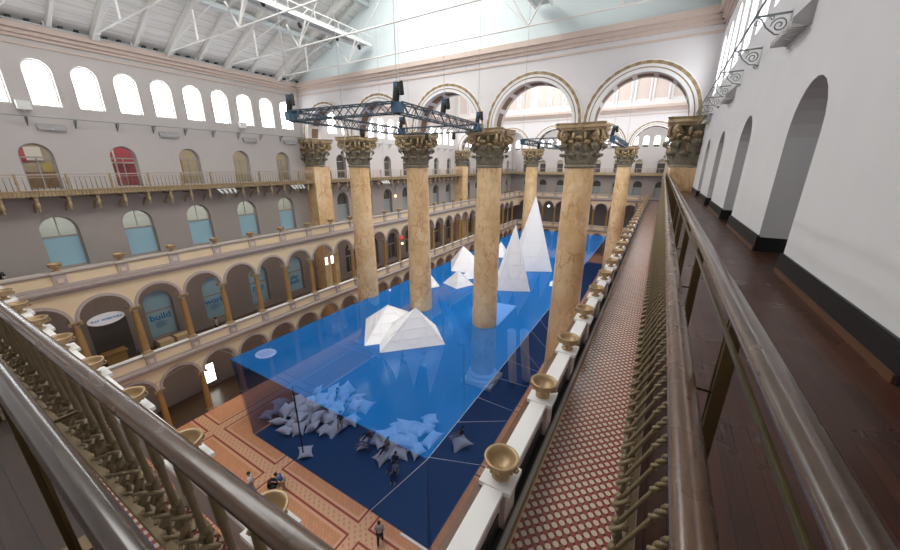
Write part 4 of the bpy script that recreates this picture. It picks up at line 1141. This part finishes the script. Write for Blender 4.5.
o = MB().add([(-13.7, 28.5, Z - .1), (-11.35, 27.8, Z - .1), (-11.5, 33.4, Z - .1), (-13.7, 33.2, Z - .1), (-13.7, 28.5, Z - .22), (-11.35, 27.8, Z - .22), (-11.5, 33.4, Z - .22), (-13.7, 33.2, Z - .22)], [(0, 1, 2, 3), (7, 6, 5, 4), (0, 4, 5, 1), (1, 5, 6, 2), (2, 6, 7, 3), (3, 7, 4, 0)]).build('deck_panel', 'steelw'); tag(o, 'grey flat panel just under the blue surface beside the middle giant column', 'panel')
# pillows
def pillow_mesh(kind):
    m = MB(); n = 10
    for s in (1, -1):
        vs = []
        for j in range(n + 1):
            for i in range(n + 1):
                u, v = -1 + 2*i/n, -1 + 2*j/n
                pinch = 1 - .24*(1 - u*u)*(abs(v)**3) ; pinch2 = 1 - .24*(1 - v*v)*(abs(u)**3)
                x, y = u*pinch2, v*pinch
                if kind == 1: x *= 1.25 - .35*(v + 1)/2*1.6
                if kind == 2: x *= 1.35; y *= .8
                h = ((1 - u*u)*(1 - v*v))**.55*.36*(1 + .12*math.sin(3*u + 2*v + kind))
                vs.append((x*.78, y*.78, s*h))
        m.add(vs, [(j*(n + 1) + i, j*(n + 1) + i + 1, (j + 1)*(n + 1) + i + 1, (j + 1)*(n + 1) + i) for j in range(n) for i in range(n)], 0, True)
    return m
PM = [pillow_mesh(k).build('beanbag_pillow', 'pillow') for k in range(3)]; pcount = [0]
def put_pillow(x, y, z, rot, sc, label, group=None):
    k = pcount[0]; pcount[0] += 1
    o = PM[k] if k < 3 else PM[k % 3].copy()
    if k >= 3: C.objects.link(o)
    o.location = (x, y, z); o.rotation_euler = rot; o.scale = (sc, sc, sc); tag(o, label, 'pillow', group)
heap = [(-25.6, 13.7, 0), (-25.0, 14.6, 0), (-24.3, 12.9, 0), (-23.9, 14.2, 0), (-23.2, 13.2, 0), (-23.6, 15.3, 0), (-22.6, 14.3, 0), (-22.2, 13.2, 0), (-21.4, 13.9, 0), (-22.0, 15.4, 0), (-23.0, 16.6, 0), (-21.0, 15.2, 0),
        (-20.4, 14.2, 0), (-20.0, 15.6, 0), (-19.6, 14.7, 0), (-24.3, 16.0, 0), (-21.6, 16.9, 0), (-20.4, 17.0, 0), (-22.4, 18.0, 0), (-19.2, 16.2, 0), (-21.0, 18.3, 0), (-23.6, 18.0, 0), (-19.5, 17.9, 0),
        (-23.4, 14.6, 1), (-22.6, 15.2, 1), (-21.7, 14.6, 1), (-22.9, 13.8, 1), (-21.0, 15.9, 1), (-20.6, 15.0, 1), (-22.2, 16.4, 1), (-23.8, 15.6, 1), (-21.4, 17.4, 1), (-22.3, 14.9, 2), (-21.8, 15.8, 2), (-24.6, 13.8, 1), (-26.3, 14.5, 0), (-25.9, 12.9, 0), (-22.9, 12.6, 0), (-24.9, 17.2, 0), (-22.7, 18.9, 0), (-24.2, 14.9, 2), (-22.8, 16.0, 2), (-20.7, 16.4, 1), (-20.0, 17.2, 1)]
for (x, y, l) in heap:
    put_pillow(x, y, .36 + .42*l, (random.uniform(-.75, .75), random.uniform(-.75, .75), random.uniform(0, 6)), random.uniform(.72, .95), 'white beanbag pillow in the big star-shaped heap inside the blue mesh', 'pillows in the big heap')
for (x, y, l) in [(-16.6, 14.9, 0), (-15.9, 15.7, 0), (-15.0, 15.4, 0), (-14.4, 14.7, 0), (-13.7, 15.6, 0), (-14.4, 16.5, 0), (-13.4, 16.8, 0), (-15.3, 16.6, 0), (-12.7, 16.4, 0), (-14.3, 15.5, 1), (-13.7, 16.2, 1), (-15.2, 15.9, 1), (-15.4, 17.6, 0), (-14.2, 18.3, 0), (-13.2, 18.6, 0), (-12.3, 17.8, 0), (-13.6, 19.5, 0), (-14.6, 17.4, 1), (-13.5, 17.6, 1)]:
    put_pillow(x, y, .36 + .42*l, (random.uniform(-.4, .4), random.uniform(-.4, .4), random.uniform(0, 6)), random.uniform(.75, .98), 'white beanbag pillow in the smaller heap near the right front corner', 'pillows in the smaller heap')
put_pillow(-19.7, 11.95, .34, (.1, .15, .9), .72, 'single white pillow lying alone in front of the big heap')
put_pillow(-10.3, 18.7, .4, (.4, -.3, .9), .95, 'white pillow lying alone behind the navy right side of the mesh')

# ------------------------------------------------------------------ people
def skin(name, J, E, m, parent, lev=1):
    names = list(J); me = bpy.data.meshes.new(name)
    me.from_pydata([J[n][0] for n in names], [(names.index(a), names.index(b)) for a, b in E], [])
    me.materials.append(M[m]); o = bpy.data.objects.new(name, me); C.objects.link(o); o.parent = parent
    md = o.modifiers.new('skin', 'SKIN'); md.use_smooth_shade = True
    for i, n in enumerate(names):
        r = J[n][1]; r = r if isinstance(r, tuple) else (r, r)
        me.skin_vertices[0].data[i].radius = r; me.skin_vertices[0].data[i].use_root = (i == 0)
    s = o.modifiers.new('sub', 'SUBSURF'); s.levels = lev; s.render_levels = lev
    return o
def person(loc_, rz, pose, top, bottom, label, hair='hair', sc=1.0, hold=None):
    t = empty('person', loc_, rz); t.scale = (sc,)*3
    V = Vector
    def leg(s, kind):
        if kind == 'sit': return [V((s*.10, .0, .16)), V((s*.14, .44, .34)), V((s*.14, .74, .08)), V((s*.14, .88, .05))]
        if kind == 'step': f = .18*s; return [V((s*.09, 0, .92)), V((s*.10, f*.8 + .04, .50)), V((s*.10, f - .04, .08)), V((s*.10, f + .12, .04))]
        return [V((s*.09, 0, .92)), V((s*.10, .02, .50)), V((s*.11, -.02, .08)), V((s*.12, .13, .04))]
    if pose == 'sit': pel, ch, nk, hd = V((0, 0, .18)), V((0, -.22, .52)), V((0, -.26, .68)), V((0, -.24, .84))
    elif pose == 'lean': pel, ch, nk, hd = V((0, 0, .96)), V((0, .18, 1.30)), V((0, .28, 1.43)), V((0, .36, 1.56))
    else: pel, ch, nk, hd = V((0, 0, .98)), V((0, .02, 1.32)), V((0, .03, 1.48)), V((0, .05, 1.63))
    def arm(s):
        sh = ch + V((s*.19, 0, .08))
        if pose == 'sit': return [sh, sh + V((s*.06, .10, -.24)), sh + V((s*.0, .30, -.36)), sh + V((0, .37, -.38))]
        if pose == 'lean': return [sh, sh + V((s*.06, .10, -.24)), sh + V((-s*.02, .30, -.20)), sh + V((-s*.02, .38, -.2))]
        return [sh, sh + V((s*.06, -.02, -.27)), sh + V((s*.05, .10, -.50)), sh + V((s*.05, .14, -.57))]
    J = {'pel': (pel, (.13, .10)), 'waist': (pel.lerp(ch, .45), (.12, .085)), 'ch': (ch, (.15, .10)), 'nk': (nk, .055), 'jaw': (hd - V((0, -.02, .06)), (.065, .075)), 'hd': (hd, (.085, .10)), 'crown': (hd + V((0, 0, .09)), (.06, .07)), 'nose': (hd + V((0, .115, -.02)), .014)}
    E = [('pel', 'waist'), ('waist', 'ch'), ('ch', 'nk'), ('nk', 'jaw'), ('jaw', 'hd'), ('hd', 'crown'), ('hd', 'nose')]
    for s, q in ((-1, 'l'), (1, 'r')):
        L = leg(s, 'sit' if pose == 'sit' else 'step' if pose == 'walk' else 'st'); A = arm(s)
        for i, r in enumerate((.085, .06, .04, .035)): J[q + 'g%d' % i] = (L[i], r)
        for i, r in enumerate((.055, .042, .032, .028)): J[q + 'a%d' % i] = (A[i], r)
        E += [('pel', q + 'g0')] + [(q + 'g%d' % i, q + 'g%d' % (i + 1)) for i in range(3)] + [('ch', q + 'a0')] + [(q + 'a%d' % i, q + 'a%d' % (i + 1)) for i in range(3)]
        hdir = (A[3] - A[2]).normalized(); sd = V((s, 0, 0))
        for k in range(5):
            off = (k - 1.5)*.017 if k < 4 else .035
            J[q + 'f%d' % k] = (A[3] + hdir*(.09 - .012*abs(k - 1.4) if k < 4 else .04) + sd*off*-1, .010); E.append((q + 'a3', q + 'f%d' % k))
    skin('body', J, E, 'skin', t)
    JS = {'w': (pel + V((0, 0, .02)), (.155, .125)), 'm': (pel.lerp(ch, .5), (.15, .115)), 'c': (ch, (.175, .125)), 'n': (nk - V((0, 0, .05)), .075)}
    ES = [('w', 'm'), ('m', 'c'), ('c', 'n')]
    for s, q in ((-1, 'l'), (1, 'r')):
        A = arm(s); JS[q + '0'] = (A[0], .075); JS[q + '1'] = (A[1], .062); ES += [('c', q + '0'), (q + '0', q + '1')]
    skin('shirt', JS, ES, top, t)
    JT = {'p': (pel, (.165, .13))}; ET = []
    for s, q in ((-1, 'l'), (1, 'r')):
        L = leg(s, 'sit' if pose == 'sit' else 'step' if pose == 'walk' else 'st')
        for i, r in enumerate((.105, .078, .06)): JT[q + str(i)] = (L[i] if i < 2 else L[i].lerp(L[1], .08), r)
        ET += [('p', q + '0'), (q + '0', q + '1'), (q + '1', q + '2')]
    skin('trousers', JT, ET, bottom, t)
    h = MB(); h.ball((hd.x, hd.y - .025, hd.z + .035), .115, 0, 12, (.92, 1.02, 1.0)); h.build('hair', hair, t)
    return tag(t, label, 'person')
person((-20.1, 8.15, 0), 2.4, 'walk', 'cloth_white', 'cloth_grey', 'person in white shirt walking over the terracotta floor')
person((-18.35, 9.25, 0), 2.3, 'lean', 'cloth_blue', 'cloth_khaki', 'person in blue top bending forward to push a black stroller')
person((-10.6, 10.0, 0), .6, 'walk', 'cloth_grey', 'cloth_black', 'person in grey top and dark trousers by the front edge of the blue mesh')
person((-32.0, 2.75, G3), -PI/2, 'lean', 'cloth_black', 'cloth_black', 'person in black leaning over the left gallery parapet at the photo edge')
person((-32.4, 13.3, G2 - .05), -.4, 'stand', 'cloth_grey', 'cloth_black', 'person in grey standing by the blue word window of the second-floor arcade')
person((-32.3, 33.6, G2 - .05), -1, 'stand', 'cloth_blue', 'cloth_grey', 'person in blue standing in the left arcade between giant columns')
for i, (x, y, tp, lab) in enumerate(((.75, 41, 'cloth_white', 'person in white shirt first in the group on the far right balcony'), (1.1, 42.2, 'cloth_blue', 'person in blue shirt in the group on the far right balcony'), (.95, 44, 'cloth_grey', 'person in grey shirt in the group on the far right balcony'), (1.25, 40.2, 'cloth_pink', 'person in rose shirt in the group on the far right balcony'))):
    person((x, y, G4), PI + .3*i, 'stand', tp, 'cloth_black', lab)
for x, y, z, r, tp, bt, lab in ((-22.4, 17.2, .65, 2.6, 'cloth_black', 'cloth_black', 'person in black sitting at the back of the big pillow heap'), (-20.1, 16.3, .65, 3.4, 'cloth_grey', 'cloth_black', 'person in grey lounging on the right side of the big pillow heap'),
        (-19.5, 15.2, .6, 3.9, 'cloth_black', 'cloth_khaki', 'person in black top and khaki trousers on the right edge of the big pillow heap'), (-16.4, 15.4, .6, 2.7, 'cloth_pink', 'cloth_black', 'person in rose top on the left of the smaller pillow heap'), (-16.0, 14.6, .5, 2.2, 'cloth_blue', 'cloth_grey', 'person in blue top beside the one in rose on the smaller heap'),
        (-14.4, 14.9, .75, 3.0, 'cloth_khaki', 'cloth_black', 'person in khaki top in the middle of the smaller pillow heap'), (-13.4, 14.6, .1, 3.3, 'cloth_black', 'cloth_black', 'person in black sitting on the floor by the smaller pillow heap'), (-12.8, 14.0, .1, 3.6, 'cloth_grey', 'cloth_black', 'person in grey and black sitting nearest the front right corner of the mesh'),
        (-10.4, 18.9, .6, 2.4, 'cloth_black', 'cloth_grey', 'person in black sitting on the lone pillow behind the navy side')):
    person((x, y, z), r, 'sit', tp, bt, lab)
# stroller
t = empty('stroller', (-18.9, 8.85, 0), 2.3)
t.rotation_euler = (0, 0, .9)
m = MB(); m.lathe([(.02, -.25), (.2, -.2), (.3, -.02), (.33, .12), (.31, .13), (.27, 0), (.0, -.16)], 14, 0, (0, 0, .62)); m.build('seat', 'cloth_black', t)
m = MB(); m.ball((0, .08, .78), .36, 0, 12, (.9, .7, .8)); m.v = [(x, y, max(z, .78)) for x, y, z in m.v]; m.build('canopy', 'cloth_black', t)
MB().tube([(-.25, -.5, 1.0), (-.27, -.3, .8), (-.28, .35, .12)], .018, 6).tube([(.25, -.5, 1.0), (.27, -.3, .8), (.28, .35, .12)], .018, 6).tube([(-.25, -.5, 1.0), (.25, -.5, 1.0)], .02, 6).tube([(-.27, -.35, .1), (-.27, .1, .6)], .018, 6).tube([(.27, -.35, .1), (.27, .1, .6)], .018, 6).build('frame', 'dark', t)
for x in (-.29, .29):
    for y in (-.36, .37): MB().tube([(x - .02, y, .12), (x + .02, y, .12)], .12, 12).build('wheel', 'black', t)
MB().ball((0, -.02, .74), .1, 0, 8).ball((0, 0, .62), .13, 0, 8, (1, .8, 1.1)).build('blanket', 'cloth_white', t)
tag(t, 'black stroller pushed over the terracotta floor by the person in blue', 'stroller')

# ------------------------------------------------------------------ signs, lamps and small things in the arcade
t = empty('hanging_sign', (-31.75, 6.45, 10.55))
MB().add([(0, .98*math.cos(2*PI*k/28), .42*math.sin(2*PI*k/28)) for k in range(28)] + [(-.05, .98*math.cos(2*PI*k/28), .42*math.sin(2*PI*k/28)) for k in range(28)],
         [tuple(range(28)), tuple(range(55, 27, -1))] + [(k, (k + 1) % 28, 28 + (k + 1) % 28, 28 + k) for k in range(28)]).build('board', 'cloth_white', t)
for k in (-.5, .5): MB().tube([(-.02, k, .36), (-.02, k, 1.45)], .008, 4).build('wire', 'wire', t)
for dy, w in ((-.58, 'PLAY'), (.02, 'WORK'), (.6, 'BUILD')):
    cu = bpy.data.curves.new('lettering', 'FONT'); cu.body = w; cu.size = .19; cu.align_x = 'CENTER'; cu.extrude = .003; cu.offset = .008; q = tmesh(cu, 'filmtxt'); q.parent = t; q.location = (.006, dy, -.08); q.rotation_euler = (PI/2, 0, PI/2)
tag(t, 'white oval hanging sign with blue words in the second-floor arcade', 'sign')
struct(MB().box(XL, XL + .06, 6.0, 8.2, 6.1, 9.3).build('door_1', 'pane_dark'))
o = MB().box(-34.6, -33.9, 6.2, 7.4, 6.06, 7.0).box(-34.7, -33.8, 6.1, 7.5, 7.0, 7.08).build('reception_desk', 'bronze'); tag(o, 'brown desk in the arcade doorway under the oval sign', 'desk')
o = None
for i, (y, dy, lab) in enumerate(((9.9, .5, 'left of two cardboard boxes below the blue build window'), (11.25, .62, 'right of two cardboard boxes below the blue build window'))):
    q = MB().box(-34.4, -33.6, y - dy, y + dy, 6.06, 6.72).box(-34.41, -33.59, y - .04, y + .04, 6.3, 6.725).build('cardboard_box', 'cardboard'); tag(q, lab, 'box')
for y, lab in ((24.92, 'left'), (25.72, 'right')):
    t = empty('wall_sconce', (XA + .02, y, 10.45)); MB().box(0, .12, -.13, .13, -.42, .42).build('lamp_shade', 'sconce', t); MB().box(-.04, .0, -.05, .05, -.2, .2).build('back_plate', 'bronze_d', t)
    tag(t, f'{lab} one of two glowing white sconces either side of an arcade column', 'lamp', 'arcade sconces')
for (x, y, z, m, s, lab) in ((-32.6, 40.2, 10.4, 'lamp_red', .34, 'red globe lamp hanging in the left second-floor arcade'), (-32.6, 40.4, 9.4, 'lamp_warm', .2, 'amber lamp hanging below the red globe in the left arcade'), (-34.0, 41.0, 16.4, 'lamp_warm', .2, 'amber lamp glowing in the third-floor window between the columns'),
        (-33.2, 37.6, 2.6, 'lamp_warm', .25, 'amber lamp in a ground-floor arch above the blue surface'), (-27.3, 88.6, 11.2, 'lamp_white', .42, 'white globe lamp in the far arcade, left one'), (-23.6, 88.6, 11.0, 'lamp_white', .3, 'white globe lamp in the far arcade, right one'),
        (-29.5, 89.6, 17.0, 'lamp_white', .5, 'white globe lamp at the far third-floor corner')):
    t = empty('globe_lamp', (x, y, z)); MB().ball((0, 0, 0), s, 0, 12).build('globe', m, t); MB().tube([(0, 0, s*.9), (0, 0, (.72 if z == 9.4 else (13.2 if z > 8 else 5.75) if z < 13 else 19.0) - (0 if z == 9.4 else z))], .025, 5).build('stem', 'dark', t); tag(t, lab, 'lamp')
LBY = 12.75
t = empty('light_box', (XL + .06, LBY, 1.55)); MB().box(0, .12, -.48, .48, -1.0, 1.0).build('frame', 'dark', t); MB().box(.12, .14, -.43, .43, -.95, .95).build('screen', 'lamp_white', t)
tag(t, 'glowing white light box on the ground-floor wall behind the arcade', 'light box')
o = MB().tube([(XA + .1, 4.2, 4.0), (-29.5, 11.6, ZW + .1), (SX0, 12.0, ZW)], .02, 5).build('guy_wire', 'wire'); tag(o, 'steel guy wire from the left arcade to the corner of the blue mesh', 'wire')
# stanchions in the arcade
s0 = None
for i, y in enumerate((7.9, 8.9, 13.9, 17.2)):
    if s0 is None:
        s0 = empty('stanchion'); MB().lathe([(.16, 0), (.16, .03), (.03, .06)], 12).build('base', 'dark', s0); MB().lathe([(.025, .05), (.025, .95), (.04, 1.0)], 8).build('post', 'dark', s0); t = s0
    else: t = copy_tree(s0)
    t.location = (-33.2, y, G2 - .05); tag(t, f'thin dark stanchion post in the left second-floor arcade, {ORD[i]} from the near end', 'stanchion', 'stanchions')

# ------------------------------------------------------------------ camera
cam = bpy.data.cameras.new('camera'); co = bpy.data.objects.new('camera', cam); C.objects.link(co); S.camera = co
cam.sensor_width = 36; cam.lens = 342/900*36; cam.clip_start = .02; cam.clip_end = 400
co.location = (0, 0, H)
p = math.radians(17.678); yaw = math.radians(30.803)
co.rotation_euler = (PI/2 - p, 0, yaw)

# ------------------------------------------------------------------ light: daylight from roof and windows, gallery lamps
def area(name, loc_, rot, sx, sy, power, col=(1, 1, 1)):
    l = bpy.data.lights.new(name, 'AREA'); l.shape = 'RECTANGLE'; l.size = sx; l.size_y = sy; l.energy = power; l.color = col
    o = bpy.data.objects.new(name, l); C.objects.link(o); o.location = loc_; o.rotation_euler = rot; return o
area('skylight_near', (XC, 12, 36.0), (0, 0, 0), 9, 27, 4600, (1, .985, .96))
area('skylight_middle', (XC, 44.5, 43.5), (0, 0, 0), 22, 28, 8500, (1, .98, .95))
area('skylight_far', (XC, 76, 32.6), (0, 0, 0), 20, 24, 3300, (1, .97, .93))
for z, y0, y1, pw in ((18.6, 4, 27, 520), (23.0, 4, 27, 300)):
    area('room_lamps', (XL - 2.2, (y0 + y1)/2, z), (0, 0, 0), .5, y1 - y0, pw, (1, .9, .75))
area('arcade_lamps', (-33.2, 44, 13.1), (0, 0, 0), .4, 80, 500, (1, .82, .6))
area('arcade_lamps', (-33.2, 44, 5.7), (0, 0, 0), .4, 80, 350, (1, .75, .5))
w = bpy.data.worlds.new('world'); S.world = w; w.use_nodes = True
w.node_tree.nodes['Background'].inputs[0].default_value = (.92, .96, 1, 1); w.node_tree.nodes['Background'].inputs[1].default_value = .7
S.view_settings.view_transform = 'Standard'; S.view_settings.look = 'None'; S.view_settings.gamma = 1; S.view_settings.use_curve_mapping = False
S.view_settings.exposure = .28
S.cycles.use_denoising = True
S.cycles.max_bounces = 10; S.cycles.diffuse_bounces = 5; S.cycles.transparent_max_bounces = 16
